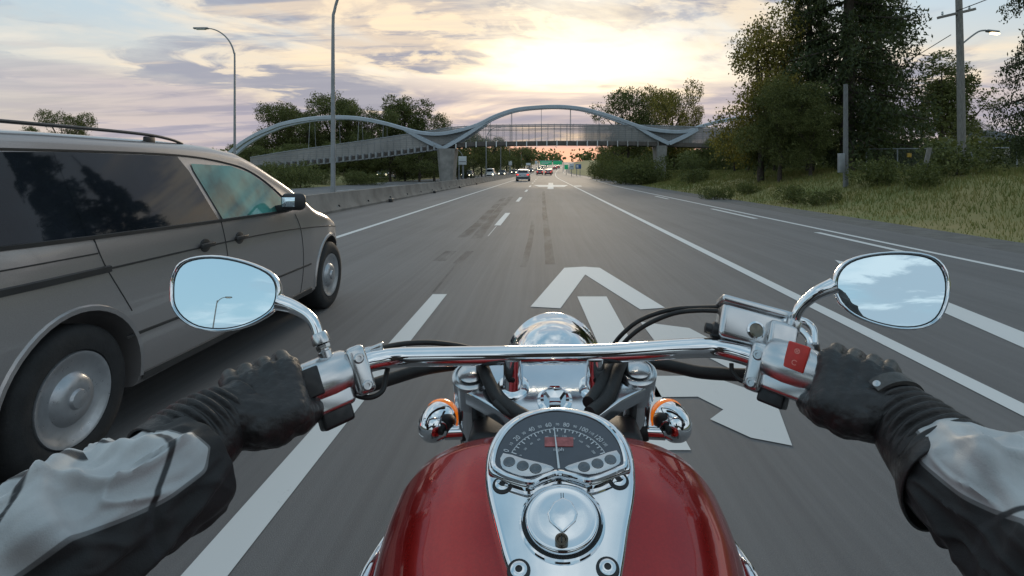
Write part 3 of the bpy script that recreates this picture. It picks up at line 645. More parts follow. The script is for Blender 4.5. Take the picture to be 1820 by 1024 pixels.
# ------------------------------------------------------------------ right-hand poles, wires, house, fence, signs
up = thing('utility_pole', 'tall weathered utility pole with tilted crossarm and a lit lamp', 'utility pole', (P(1710, 0, 24).x, 24, 1.2)); b = ORG[up.name]
MB().tube([b-V((0, 0, .5)), b+V((-.08, 0, 5)), b+V((-.2, 0, 9.5))], [.17, .14, .11], 12, n=4).build('pole', wood, up)
c_ = P(1700, 24, 24); MB().rbox(c_, (.80, 0, .19), (0, .06, 0), (-.012, 0, .05), .01).build('crossarm', wood, up)
a0, a1 = P(1708, 80, 24), P(1752, 54, 24); MB().tube([a0, P(1725, 66, 24), P(1740, 56, 24), a1], .035, 8, n=5).build('lamp_arm', galv, up)
MB().rbox(P(1764, 56, 24), (.26, 0, -.03), (0, .1, 0), (0, 0, .05), .04).build('lamp_head', galv, up); MB().rbox(P(1768, 59, 24)-V((0, 0, .02)), (.17, 0, -.02), (0, .08, 0), (0, 0, .03), .02).build('lamp_lens', lampon, up)
for i, (dx_) in enumerate((-.6, .55)): MB().lathe(c_+V((dx_, 0, .06+dx_*.22)), (0, 0, 1), [(.03, 0), (.05, .05), (.03, .09), (.045, .13), (.01, .16)], 10).build('insulator', signw, up)
for i, (a, bb) in enumerate((((1690, 62, 24), (1480, 175, 40)), ((1700, 20, 24), (2050, -160, 14)))):
    p, q = P(*a), P(*bb); mid = (p+q)/2-V((0, 0, .25)); o = MB().tube([p, mid, q], .018, 5, n=10).build('power_line', blackp, org=p); tag(o, ['black wire sloping down from the utility pole into the big trees', 'black wire running up right from the crossarm out of frame'][i], 'wire')
sp = thing('short_pole', 'plain grey pole with a cabinet at its foot before the giant conifer', 'pole', (P(1503, 300, 23.5).x, 23.5, terr(P(1503, 300, 23.5).x, 23.5))); b = ORG[sp.name]
MB().tube([b, P(1503, 150, 23.5)], [.105, .085], 12).build('pole', mat('dull_steel_pole', (.15, .15, .15), .7), sp); MB().rbox(P(1495, 290, 23.3), (.11, 0, 0), (0, .1, 0), (0, 0, .40), .02).build('cabinet', galv, sp)
mk = thing('marker_post', 'pale slanting marker post standing in the grass below the yellow sign', 'post', tuple(P(1636, 320, 20))); b = ORG[mk.name]; MB().prism([b, b+V((.16, 0, 0)), b+V((.42, 0, 1.15)), b+V((.26, 0, 1.15))], (0, .05, 0)).build('post', wood, mk)
o = MB().rbox(P(1616, 276, 27), (.10, 0, 0), (0, .03, 0), (0, 0, .10), .01).build('yellow_sign', mat('yellow_sign_face', (.55, .32, .02), .5), org=P(1616, 276, 27)); tag(o, 'small yellow sign glimpsed under the right boughs of the giant conifer', 'sign')
fe = thing('chain_fence', 'chain-link fence with a pale top rail along the top of the bank', 'fence', (15, 24, 1.7)); m = MB(); q0, q1 = P(1540, 265, 29), P(1900, 262, 21)
m.tube([q0, q1], .028, 6); m.build('top_rail', galv, fe)
for i in range(6):
    p = q0.lerp(q1, i/5); MB().tube([V((p.x, p.y, terr(p.x, p.y)-.1)), p+V((0, 0, .03))], .03, 6).build('post', galv, fe)
linkm = decal_mat('chain_link', (.10, .11, .10), .35, (6, 6, 6)); z0 = 1.2; MB().add([(q0.x, q0.y, z0), (q1.x, q1.y, z0), tuple(q1), tuple(q0)], [(0, 1, 2, 3)]).build('netting', linkm, fe)
ho = thing('house', 'low house with a grey hipped roof far at the right edge', 'house', (P(1790, 280, 50).x, 50, 1.6)); b = ORG[ho.name]
MB().abox(b+V((0, 3, 1.1)), 7, 6, 2.2).build('wall', mat('render_wall', (.30, .28, .25), .9), ho, smooth=False)
m = MB(); zt = 2.2; m.add([b+V((-3.9, -.4, zt)), b+V((3.9, -.4, zt)), b+V((3.9, 6.4, zt)), b+V((-3.9, 6.4, zt)), b+V((-1, 3, zt+1.35)), b+V((1, 3, zt+1.35))], [(0, 1, 5, 4), (1, 2, 5), (2, 3, 4, 5), (3, 0, 4), (3, 2, 1, 0)]); m.build('roof', mat('grey_shingles', (.10, .10, .105), .9, vs=4), ho, smooth=False)
for x in (-2, 0.8): MB().abox(b+V((x, -.02, 1.2)), 1.1, .06, .9).build('window', glassd, ho, smooth=False)
for i, (px, py, Y) in enumerate([(1818, 183, 40), (1812, 212, 60)]):
    p = P(px, py, Y); lamp(0, p.x+1.2, Y, p.z-1.6, -1, 1.4, ['street lamp head poking in at the right edge of the picture', 'fainter farther street lamp at the right edge above the house'][i], 1.6, .06, head=.4)
def board(name, label, px0, px1, py0, py1, Y, face, posts, py_base=None, cat='road sign', marks=None):
    p0, p1 = P(px0, py1, Y), P(px1, py0, Y); c = (p0+p1)/2; zb = terr(c.x, Y); t = thing(name, label, cat, (c.x, Y, zb))
    MB().rbox(c, ((p1.x-p0.x)/2, 0, 0), (0, .04, 0), (0, 0, (p1.z-p0.z)/2), .02).build('panel', face, t)
    if marks:
        m = MB()
        for (a, b_, c2, d2) in marks: q = P(px0+(px1-px0)*(a+c2)/2, py0+(py1-py0)*(b_+d2)/2, Y); m.abox((q.x, Y-.05, q.z), (p1.x-p0.x)*(c2-a), .01, (p1.z-p0.z)*(d2-b_))
        m.build('lettering', signw if face is not signw else trimb, t, smooth=False)
    for x in posts:
        q = P(px0+(px1-px0)*x, py1, Y); MB().tube([(q.x, Y+.1, zb-.3), (q.x, Y+.1, p1.z-.05)], .07, 6).build('post', galv, t)
    return t
board('road_sign', 'pale blue-white signboard on two posts left of the road under the bridge', 815, 829, 278, 293, 66, signw, (.05, .6), marks=[(.08, .60, .92, .66)])
g = board('sign_gantry', 'green overhead highway sign above the far traffic', 960, 981, 286, 293, 215, signg, (), marks=[(.1, .25, .9, .4), (.1, .6, .7, .75)])
b = ORG[g.name]; MB().tube([(P(957, 290, 215).x, 215.2, gz(215)-.2), (P(957, 290, 215).x, 215.2, P(957, 286, 215).z), (P(1001, 286, 215).x, 215.2, P(1001, 286, 215).z), (P(1001, 286, 215).x, 215.2, gz(215)-.2)], .16, 6).build('gantry_frame', galv, g)
MB().rbox(P(991, 289.5, 215), (1.7, 0, 0), (0, .05, 0), (0, 0, .7), .02).build('panel', signg, g)
board('billboard', 'blue billboard with a white patch beside the far right verge', 1023, 1033, 292, 300, 130, signb, (.2, .8), cat='billboard', marks=[(.15, .2, .5, .8)])
board('notice_board', 'white board left of the blue billboard at the far right verge', 1012, 1020, 291, 301, 128, signw, (.5,), cat='road sign', marks=[(.2, .5, .8, .6)])
board('green_sign', 'small green road sign left of the white board at the far verge', 1003, 1010, 293, 301, 150, signg, (.5,))
board('warning_sign', 'small pale sign by the median beyond the oncoming cars', 904, 910, 286, 294, 140, signw, (.5,)); board('lane_sign', 'small wide white sign above the far oncoming headlights', 935, 943, 290, 294, 160, signw, (.5,)); board('small_marker_sign', 'tiny white sign against the wood left of the green gantry', 951, 955, 286, 292, 190, signw, (.5,))

# ------------------------------------------------------------------ vehicles
def make_shell(top, plan, sill, belt, tumble, r=.06, crown=.02, bulge=.03):
    """side surface half-width function and body mesh. coordinates: y along, x across, z up"""
    def hw(y, z):
        w_ = lerp(plan, y)
        s_ = 1-bulge*((min(z, belt)-.55*belt)/(.5*belt))**2
        return w_*s_-(max(z-belt, 0))*tumble
    def body(ys_, cx0=0.0):
        m = MB(); rows = []
        for y in ys_:
            zt = lerp(top, y); rr = min(r, (zt-sill)*.3); row = []
            zb = sill; nside = 16
            row.append((0, zb-.01)); row.append((hw(y, zb)-.10, zb-.01)); row.append((hw(y, zb)-.02, zb))
            for i in range(nside+1):
                z = zb+.03+(zt-rr-zb-.03)*i/nside; row.append((hw(y, z), z))
            xe = hw(y, zt-rr)
            for i in range(1, 6): a = math.pi/2*i/5; row.append((xe-rr*(1-math.cos(a)), zt-rr+rr*math.sin(a)))
            for i in range(1, 5): f = i/4; row.append(((xe-rr)*(1-f), zt+crown*(1-(1-f)**2)))
            rows.append(row)
        n = len(rows[0]); v = []
        for y, row in zip(ys_, rows):
            for x, z in row: v.append((cx0+x, y, z))
            for x, z in row[1:-1][::-1]: v.append((cx0-x, y, z))
        K = 2*n-2; f = [(i*K+j, i*K+(j+1) % K, (i+1)*K+(j+1) % K, (i+1)*K+j) for i in range(len(ys_)-1) for j in range(K)]
        f += [tuple(range(K)), tuple((len(ys_)-1)*K+j for j in range(K))]; m.add(v, f); return m
    return hw, body
def bool_cut(o, cutters):
    for c in cutters:
        co_ = c.build('cut', blackp, org=ORG[o.name], smooth=False); md = o.modifiers.new('b', 'BOOLEAN'); md.operation = 'DIFFERENCE'; md.object = co_; md.solver = 'EXACT'
        bpy.context.view_layer.update(); dg = bpy.context.evaluated_depsgraph_get()
        me = bpy.data.meshes.new_from_object(o.evaluated_get(dg)); o.modifiers.clear(); o.data = me; bpy.data.objects.remove(co_)
    o.data.shade_smooth(); o.data.set_sharp_from_angle(angle=R(32))
def side_patch(hw, poly, cx0, sgn, off, n=10, th=.012):
    """panel following the body side; poly in (y, z)"""
    bm = bmesh.new(); bm.faces.new([bm.verts.new((0, y, z)) for y, z in poly])
    for _ in range(3): bmesh.ops.triangulate(bm, faces=bm.faces); bmesh.ops.subdivide_edges(bm, edges=[e for e in bm.edges if e.calc_length() > .12], cuts=1, use_grid_fill=False)
    bmesh.ops.triangulate(bm, faces=bm.faces)
    for v in bm.verts: v.co.x = cx0+sgn*(hw(v.co.y, v.co.z)+off)
    bm.verts.index_update(); m = MB().add([v.co.copy() for v in bm.verts], [[v.index for v in f.verts] for f in bm.faces]); bm.free(); return m
def side_strip(hw, pts, wd, cx0, sgn, off, th=.012, n=8):
    pts = spline([V((0, a, b)) for a, b in pts], [0]*len(pts), n)[0]; v = []
    for i, p in enumerate(pts):
        x0 = cx0+sgn*(hw(p.y, p.z)-.004); x1 = cx0+sgn*(hw(p.y, p.z)+off); t = (pts[min(i+1, len(pts)-1)]-pts[max(i-1, 0)]).normalized(); q = V((0, -t.z, t.y))*wd/2
        for x, s in ((x0, -1), (x1, -.7), (x1, .7), (x0, 1)): v.append((x, p.y+q.y*s, p.z+q.z*s))
    return MB().add(v, [(4*i+j, 4*i+j+1, 4*i+5+j, 4*i+4+j) for i in range(len(pts)-1) for j in range(3)])
def wheel(parent, c, r, wd, sgn, spokes=True):
    ty = MB().lathe(c, (sgn, 0, 0), [(r*.60, -wd), (r*.93, -wd), (r, -wd*.8), (r, -wd*.2), (r*.985, -.012), (r*.93, .004), (r*.80, .012), (r*.66, .006), (r*.63, -.01), (r*.60, -.012)], 48)
    w_ = MB().lathe(c, (sgn, 0, 0), [(r*.05, -.02), (r*.5, -.03), (r*.64, -.012)], 24).build('wheel', trimb, parent)
    ty.build('tyre', tyrem, w_)
    h_ = MB().lathe(c, (sgn, 0, 0), [(r*.645, -.012), (r*.63, .008), (r*.58, .006), (r*.53, -.008), (r*.36, -.012), (r*.30, .010), (r*.20, .018), (r*.14, .016), (r*.12, .028), (.001, .032)], 48)
    h_.build('hubcap', hub, w_)
    if spokes: pass
    return w_
VX = -2.95
van = thing('minivan', 'taupe minivan with tinted rear windows passing close on the left', 'minivan', (VX, 3.7, 0))
top = [(1.22, .80), (1.27, 1.1), (1.36, 1.33), (1.5, 1.42), (1.8, 1.458), (2.5, 1.475), (3.3, 1.478), (3.75, 1.465), (4.05, 1.43), (4.25, 1.365), (4.6, 1.205), (4.95, 1.01), (5.06, .965), (5.4, .885), (5.65, .80), (5.82, .70), (5.91, .58), (5.95, .44)]
plan = [(1.22, .80), (1.32, .87), (1.6, .925), (2.2, .95), (4.9, .95), (5.3, .935), (5.6, .89), (5.8, .80), (5.9, .70), (5.95, .60)]
hw, body = make_shell(top, plan, .23, .99, .40, r=.075, crown=.03, bulge=.045)
bo = body(sorted(set([round(x, 3) for x in list(np.linspace(1.22, 1.6, 9))+list(np.linspace(1.7, 4.0, 30))+list(np.linspace(4.05, 5.95, 34))])), VX).build('body', vanp, van)
RW, FW, WR = 2.43, 5.35, .315
bool_cut(bo, [MB().lathe((VX+s*1.3, y, .315), (-s, 0, 0), [(.375, 0), (.375, .62)], 40) for y in (RW, FW) for s in (1, -1)])
for y in (RW, FW):
    for s in (1, -1):
        wheel(van, (VX+s*.925, y, WR), WR, .20, s)
        m = MB()
        v = []
        for i in range(25):
            a = math.pi*(-.03+1.06*i/24)
            for rr, o_ in ((.372, -.02), (.372, .008), (.392, .010), (.400, -.003)):
                yy_, zz = y+math.cos(a)*rr, .315+math.sin(a)*rr; v.append((VX+s*(hw(yy_, max(zz, .25))+o_), yy_, zz))
        m.add(v, [(4*i+j, 4*i+j+1, 4*i+5+j, 4*i+4+j) for i in range(24) for j in range(3)]); m.build('arch_lip', vanp, van)
m = MB()
for y in (RW, FW): m.lathe((VX-.66, y, .33), (1, 0, 0), [(.34, 0), (.34, 1.32)], 24)
m.build('axle_well', trimb, van)
for s in (1, -1):
    side_patch(hw, [(1.62, 1.03), (2.52, 1.008), (2.52, 1.385), (1.70, 1.36)], VX, s, .007).build('rear_window', glassd, van)
    side_patch(hw, [(2.58, 1.006), (3.52, .994), (3.42, 1.30), (3.36, 1.388), (2.58, 1.387)], VX, s, .007).build('sliding_door_window', glassd, van)
    side_patch(hw, [(2.51, 1.008), (2.59, 1.006), (2.59, 1.387), (2.51, 1.385)], VX, s, .008).build('window_pillar', glassd, van)
    side_patch(hw, [(3.57, .997), (4.46, .99), (4.44, 1.08), (4.33, 1.175), (4.12, 1.285), (3.9, 1.335), (3.47, 1.345), (3.47, 1.30)], VX, s, .006).build('front_window', glasst, van)
    side_strip(hw, [(1.6, 1.02), (2.5, 1.000), (3.5, .988), (4.48, .983)], .022, VX, s, .012).build('belt_moulding', trimb, van)
    side_strip(hw, [(1.62, 1.372), (2.5, 1.393), (3.4, 1.394), (3.9, 1.35), (4.15, 1.29), (4.36, 1.18), (4.5, 1.07)], .012, VX, s, .008).build('window_seal', trimb, van)
    side_strip(hw, [(1.5, .842), (2.62, .845)], .036, VX, s, .010).build('sliding_rail', trimb, van)
    side_strip(hw, [(2.62, .846), (3.6, .848), (4.4, .835), (5.2, .79), (5.6, .75)], .012, VX, s, .004).build('waist_seam', trimb, van)
    side_strip(hw, [(1.6, .925), (2.56, .925)], .008, VX, s, .003).build('panel_seam', trimb, van)
    for a in ([(2.70, .50), (3.12, .497)], [(4.25, .497), (4.85, .50)]): side_strip(hw, a, .018, VX, s, .006).build('lower_moulding', trimb, van)
    side_strip(hw, [(3.555, .98), (3.58, .8), (3.60, .5), (3.58, .26)], .007, VX, s, .0025).build('door_seam', trimb, van)
    side_strip(hw, [(4.60, .95), (4.68, .8), (4.70, .5), (4.66, .26)], .007, VX, s, .0025).build('door_seam', trimb, van)
    side_strip(hw, [(2.55, .99), (2.60, .85), (2.74, .62)], .006, VX, s, .002).build('door_seam', trimb, van)
    side_strip(hw, [(2.82, .27), (3.6, .262), (4.88, .272)], .05, VX, s, .010).build('sill_trim', trimb, van)
    for y in (3.36, 3.74):
        hd = MB().lathe((VX+s*(hw(y, .852)-.004), y, .852), (s, 0, 0), [(.052, -.01), (.050, .006), (.042, .008)], 20, sy=.85).build('door_handle', trimb, van)
        MB().rbox((VX+s*(hw(y, .852)+.018), y, .858), (.008, 0, 0), (0, .07, 0), (0, 0, .014), .006).build('grab_bar', trimb, hd)
    mi = MB().rbox((VX+s*(.93+.115), 4.30, 1.065), (.085, .02, 0), (-.02, .05, 0), (0, 0, .065), .038).build('side_mirror', trimb, van)
    MB().rbox((VX+s*(.93+.0), 4.34, 1.01), (.07, 0, .01), (0, .05, 0), (0, 0, .03), .012).build('mirror_foot', trimb, mi)
    MB().rbox((VX+s*(.93+.100), 4.245, 1.065), (.045, .011, 0), (0, .004, 0), (0, 0, .036), .003).build('mirror_glass', mirrorm, mi)
    m = MB().tube([(VX+s*.70, 1.75, 1.47), (VX+s*.71, 1.95, 1.500), (VX+s*.71, 2.6, 1.508), (VX+s*.71, 3.15, 1.506), (VX+s*.70, 3.40, 1.490), (VX+s*.69, 3.52, 1.470)], .011, 8, n=6, flat=.8)
    for y in (1.95, 3.2): m.rbox((VX+s*.71, y, 1.475), (.010, 0, 0), (0, .04, 0), (0, 0, .02), .007)
    m.build('roof_rail', trimb, van)
    side_patch(hw, [(5.52, .70), (5.86, .60), (5.84, .50), (5.60, .56)], VX, s, .006).build('headlight', amber if 0 else mat('clear_lens', (.55, .56, .58), .08, coat=1), van)
    side_patch(hw, [(5.66, .665), (5.87, .59), (5.86, .53), (5.70, .58)], VX, s, .010).build('indicator_lens', amber, van)
    side_patch(hw, [(1.26, .75), (1.42, .75), (1.40, 1.15), (1.32, 1.15)], VX, s, .005).build('tail_light', taill, van)
def screen(m, y0, y1, i0, xw):
    v = []; n = 12; f = []
    for i in range(n+1):
        y = y0+(y1-y0)*i/n; z = lerp(top, y); we = max(hw(y, z-.075)-xw, .1)
        for j in range(9): t = -1+2*j/8; v.append((VX+we*t, y, z+.03*(1-abs(t)**2)+.006+.004))
    for i in range(n):
        for j in range(8): f.append((i*9+j, i*9+j+1, (i+1)*9+j+1, (i+1)*9+j))
    m.add(v, f); return m
screen(MB(), 4.16, 4.92, 0, .10).build('windscreen', glassd, van)
MB().rbox((VX, 5.93, .42), (.60, 0, 0), (0, .05, 0), (0, 0, .09), .04).build('bumper', vanp, van); MB().rbox((VX, 5.90, .60), (.42, 0, 0), (0, .02, -.01), (0, .01, .05), .01).build('grille', trimb, van)
MB().rbox((VX, 3.6, .25), (.80, 0, 0), (0, 2.1, 0), (0, 0, .05), .02).build('underbody', trimb, van)

def make_car(name, label, paint, kind='sedan', front=False, loc=(0, 0, 0), rz=0, group=None):
    t = thing(name, label, 'van' if kind == 'van' else 'car', (0, 0, 0), group)
    if kind == 'van': tp = [(-2.2, .9), (-2.15, 1.5), (-2.0, 1.75), (1.0, 1.75), (1.5, 1.6), (1.9, 1.05), (2.3, .95), (2.4, .6)]
    elif kind == 'hatch': tp = [(-2.05, .8), (-1.98, .98), (-1.6, 1.38), (-1.1, 1.47), (.1, 1.46), (.55, 1.35), (1.1, .98), (1.8, .84), (2.05, .68), (2.1, .5)]
    else: tp = [(-2.3, .75), (-2.25, .98), (-1.75, 1.06), (-1.2, 1.36), (-.7, 1.45), (.1, 1.45), (.5, 1.36), (1.15, .98), (1.9, .84), (2.25, .68), (2.3, .5)]
    L0, L1 = tp[0][0], tp[-1][0]; pl = [(L0, .74), (L0+.25, .86), (L0+.8, .90), (L1-.8, .90), (L1-.25, .82), (L1, .66)]
    hw_, bd = make_shell(tp, pl, .22, .92, .42, r=.07)
    o = bd(list(np.linspace(L0, L1, 40)), 0).build('body', paint, t, angle=40)
    for y in (L0+.85, L1-.85):
        for s in (1, -1):
            w_ = MB().lathe((s*.86, y, .32), (s, 0, 0), [(.2, -.2), (.32, -.2), (.32, -.02), (.28, .05), (.2, .052), (.16, .035), (.001, .045)], 20, mi=0)
            w_.build('wheel', tyrem, t)
    zt = 1.30 if kind != 'van' else 1.58
    wy0 = {'sedan': -1.15, 'hatch': -1.5, 'van': -1.95}[kind]; wy1 = {'sedan': .42, 'hatch': .42, 'van': 1.35}[kind]
    for s in (1, -1): side_patch(hw_, [(wy0, .97), (wy1+.45, .96), (wy1, zt-.02), (wy0+.28, zt)], 0, s, .006).build('side_window', glassd, t)
    def scr(y0, y1, nm):
        v = []; f = []; n = 6
        for i in range(n+1):
            y = y0+(y1-y0)*i/n; z = lerp(tp, y); we = max(hw_(y, z-.07)-.14, .1)
            for j in range(5): q = -1+.5*j; v.append((we*q, y, z+.02*(1-q*q)+.012))
        f = [(i*5+j, i*5+j+1, (i+1)*5+j+1, (i+1)*5+j) for i in range(n) for j in range(4)]; MB().add(v, f).build(nm, glassd, t)
    fr = {'sedan': (.56, 1.1), 'hatch': (.6, 1.05), 'van': (1.52, 1.86)}[kind]; re_ = {'sedan': (-1.68, -1.25), 'hatch': (-1.93, -1.62), 'van': (-2.14, -2.03)}[kind]
    scr(*fr, 'windscreen'); scr(*re_, 'rear_window')
    for s in (1, -1):
        MB().lathe((s*.62, L1-.05, .62), (0, 1, 0), [(.10, -.1), (.12, .02), (.09, .06), (.001, .075)], 14).build('headlight', headl if front else signw, t)
        MB().rbox((s*.66, L0+.03, .82), (.14, 0, 0), (0, .05, 0), (0, 0, .075), .02).build('tail_light', taill, t)
        MB().rbox((s*.98, .75, .98), (.09, 0, 0), (0, .05, 0), (0, 0, .06), .03).build('wing_mirror', paint, t)
    MB().rbox((0, L0-.0, .42), (.74, 0, 0), (0, .06, 0), (0, 0, .10), .03).build('rear_bumper', trimb, t); MB().rbox((0, L1-.02, .42), (.64, 0, 0), (0, .06, 0), (0, 0, .10), .03).build('front_bumper', trimb, t)
    MB().abox((0, L0-.03, .70), .42, .02, .12).build('number_plate', signw, t, smooth=False)
    t.location = loc; t.rotation_euler.z = rz; return t
psil = mat('silver_paint', (.36, .37, .39), .3, .6, var=.06, coat=1); pwhite = mat('white_paint', (.7, .7, .7), .3, coat=1); pdark = mat('dark_paint', (.03, .032, .036), .3, .2, coat=1); pred = mat('maroon_paint', (.18, .02, .02), .3, .2, coat=1)
def ground_at(px, Y): x = (px-CX)*Y/FX; return (x, Y, terr(x, Y)+.06)
make_car('silver_car', 'silver saloon driving away ahead under the bridge', psil, 'hatch', False, ground_at(930, 74))
make_car('oncoming_car', 'dark oncoming car left of the tall pier, nearest of the opposite traffic', psil, 'sedan', True, ground_at(686, 76), math.pi)
c1 = make_car('oncoming_car', 'small dark oncoming car just right of the tall pier', pdark, 'sedan', True, ground_at(831, 96), math.pi)
make_car('oncoming_van', 'oncoming van with yellow headlights beside the street lamp post', pwhite, 'van', True, ground_at(872, 108), math.pi, )
far_on = [(893, 128, 'dim oncoming car between the van and the pair of bright headlights'), (914, 160, 'oncoming car, left one of the pair of bright headlights behind the silver saloon'), (924, 158, 'oncoming car, right one of the pair of bright headlights behind the silver saloon'), (944, 200, 'faint oncoming car above the roof of the silver saloon'), (958, 255, 'oncoming car, nearest of the glowing cluster under the green sign'), (964, 280, 'oncoming car, middle one of the glowing cluster under the green sign'), (971, 310, 'oncoming car, farthest of the glowing cluster under the green sign')]
for px, Y, lb in far_on: c = copy_tree(c1); c.location = ground_at(px, Y); c['label'] = lb; c['group'] = 'oncoming cars with lit headlights'
c1['group'] = 'oncoming cars with lit headlights'
c2 = make_car('distant_car', 'small maroon car ahead, left one of the pair beyond the silver saloon', pred, 'sedan', False, ground_at(959.5, 150), 0, 'cars ahead on our carriageway')
for px, Y, lb in [(974, 145, 'dark car ahead, right one of the pair beyond the silver saloon'), (977, 172, 'car just above the right one of the pair beyond the silver saloon'), (986, 260, 'far car at the start of the bend, left'), (992, 285, 'far car in the bend, right below the gantry')]:
    c = copy_tree(c2); c.location = ground_at(px, Y); c['label'] = lb

# ------------------------------------------------------------------ motorcycle
X0 = .0165
bk = thing('motorcycle', 'red and chrome cruiser motorcycle ridden along the lane', 'motorcycle', (X0, .5, 0)); B = ORG[bk.name]
tl = R(19); PN = V((0, -math.sin(tl), math.cos(tl))); PO = V((X0, .5, .990))
def cp(px, py, h=0): return onplane(px, py, PO+PN*h, PN)
# tank
st = [(.02, .075, .850, .80), (.10, .110, .880, .80), (.2, .145, .905, .80), (.3, .168, .925, .80), (.4, .182, .942, .80), (.5, .192, .966, .81), (.56, .202, .984, .82), (.60, .204, .992, .83), (.635, .202, .996, .84), (.66, .194, .992, .845), (.678, .180, .980, .85), (.691, .15, .955, .855), (.699, .09, .915, .86)]
ysn = list(np.linspace(.02, .62, 40))+list(np.linspace(.63, .697, 18)); m = MB(); v = []; NS = 64
arr = np.array(st)
def tank_xz(Y, t):   # t in 0..1 around from the bottom on one side over the top to the other bottom
    w_, zt, zw = (float(np.interp(Y, arr[:, 0], arr[:, i])) for i in (1, 2, 3)); a = -math.pi*.35+(math.pi*1.7)*t; c, s = math.cos(a), math.sin(a); ex = 2/3.0
    x = w_*math.copysign(abs(c)**ex, c); z = zw+(zt-zw)*abs(s)**ex if s >= 0 else zw+.11*s
    return x*(.955 if Y < .64 else .955+.045*sm(.64, .69, Y)), z
for Y in ysn:
    for j in range(NS): x, z = tank_xz(Y, j/(NS-1)); v.append((X0+x, Y, z))
m.add(v, [(i*NS+j, i*NS+(j+1) % NS, (i+1)*NS+(j+1) % NS, (i+1)*NS+j) for i in range(len(ysn)-1) for j in range(NS)]+[tuple(range(NS)), tuple((len(ysn)-1)*NS+j for j in range(NS))])
tk = m.build('fuel_tank', red, bk, angle=60); md = tk.modifiers.new('ss', 'SUBSURF'); md.levels = md.render_levels = 1
for s in (-1, 1):
    m = MB().tube([(X0+s*.193, .48, .855), (X0+s*.198, .54, .868), (X0+s*.200, .59, .878), (X0+s*.192, .65, .885)], [.004, .008, .008, .003], 10, n=6); m.build('tank_emblem', chrome, tk)
# console
outl = [(862, 835), (864, 808), (871, 784), (884, 762), (902, 745), (926, 731), (955, 723), (990, 720), (1025, 723), (1055, 730), (1080, 742), (1100, 757), (1114, 776), (1124, 798), (1129, 825), (1130, 860), (1126, 895), (1118, 940), (1112, 985), (1106, 1024), (1096, 1110), (1080, 1260), (925, 1260), (915, 1110), (905, 1024), (893, 985), (881, 940), (870, 895), (863, 860)]
def dense(pl, n=4, closed=True):
    pts = [V((x, y, 0)) for x, y in pl]; L = len(pts); out = []
    for i in range(L):
        p0, p1, p2, p3 = pts[i-1], pts[i], pts[(i+1) % L], pts[(i+2) % L]
        for j in range(n):
            t = j/n; t2 = t*t; t3 = t2*t; q = .5*((2*p1)+(p2-p0)*t+(2*p0-5*p1+4*p2-p3)*t2+(3*p1-p0-3*p2+p3)*t3); out.append((q.x, q.y))
    return out
od = dense(outl, 3)
con = MB().prism([cp(x, y) for x, y in od], -PN*.05, bevel=.006, bseg=5).build('console', chrome, bk, angle=45)
def rim(mb_, loop, r, closed=True, flat=None):   # round bead along a closed loop of 3-D points
    L = len(loop); seg = 8; v = []
    for i, p in enumerate(loop):
        t = (loop[(i+1) % L]-loop[i-1]).normalized(); a = PN; b = t.cross(a).normalized()
        for j in range(seg): an = 2*math.pi*j/seg; v.append(p+(a*math.cos(an)+b*math.sin(an))*r)
    mb_.add(v, [(i*seg+j, i*seg+(j+1) % seg, ((i+1) % L)*seg+(j+1) % seg, ((i+1) % L)*seg+j) for i in range(L) for j in range(seg)])
def shrink(pl, c, f): return [(c[0]+(x-c[0])*f, c[1]+(y-c[1])*f) for x, y in pl]
# black rubber seam around the console foot and an inner groove line
m = MB(); rim(m, [cp(x, y)-PN*.040 for x, y in od], .004); m.build('console_seal', rubber, con)
inner = [(885, 880), (893, 930), (905, 975), (920, 1024), (932, 1110), (1082, 1110), (1094, 1024), (1103, 975), (1111, 930), (1115, 880)]
# gauge housing
gout = [(868, 832), (870, 806), (880, 782), (898, 758), (925, 739), (957, 728), (990, 724), (1023, 728), (1055, 737), (1083, 753), (1105, 777), (1117, 803), (1121, 830), (1108, 838), (1080, 850), (1050, 858), (1022, 850), (992, 844), (965, 852), (940, 862), (912, 856), (885, 846)]
gq = dense(gout, 4); gin = dense([(x, y) for x, y in shrink(gout, (993, 798), .925)], 4)
sp_ = MB().prism([cp(x, y, .008) for x, y in gq], -PN*.014, bevel=.004, bseg=4).build('speedometer', chrome, con, angle=45)
m = MB(); rim(m, [cp(x, y, .0085) for x, y in gin], .0028); m.build('bezel', chrome, sp_)
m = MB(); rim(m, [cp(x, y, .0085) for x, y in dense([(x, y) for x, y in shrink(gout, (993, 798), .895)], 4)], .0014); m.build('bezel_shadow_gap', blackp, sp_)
dial = MB().prism([cp(x, y, .0098) for x, y in dense([(x, y) for x, y in shrink(gout, (993, 798), .89)], 4)], -PN*.002).build('dial_face', dialm, sp_)
DC = cp(993, 832, .0100); xa = V((1, 0, 0)); ya = PN.cross(xa).normalized()
def dp(a, r, h=.0002): return DC+(xa*math.sin(a)+ya*math.cos(a))*r+PN*h   # a measured clockwise from straight up
rs_ = (cp(993, 757, .01)-DC).length
def flat(mb_, pts): mb_.add(pts, [tuple(range(len(pts)))])
m = MB()
a0, a1 = R(-68), R(68)
for i in range(29):
    a = a0+(a1-a0)*i/28; L = .0055 if i % 4 == 0 else (.0042 if i % 2 == 0 else .0025); wq = .00055
    r1 = rs_*.93; tn = xa*math.cos(a)-ya*math.sin(a); flat(m, [dp(a, r1)-tn*wq, dp(a, r1)+tn*wq, dp(a, r1-L)+tn*wq, dp(a, r1-L)-tn*wq])
n = 40
for i in range(n):
    b0, b1 = a0+(a1-a0)*i/n, a0+(a1-a0)*(i+1)/n; r1 = rs_*.93; flat(m, [dp(b0, r1), dp(b1, r1), dp(b1, r1-.0007), dp(b0, r1-.0007)])
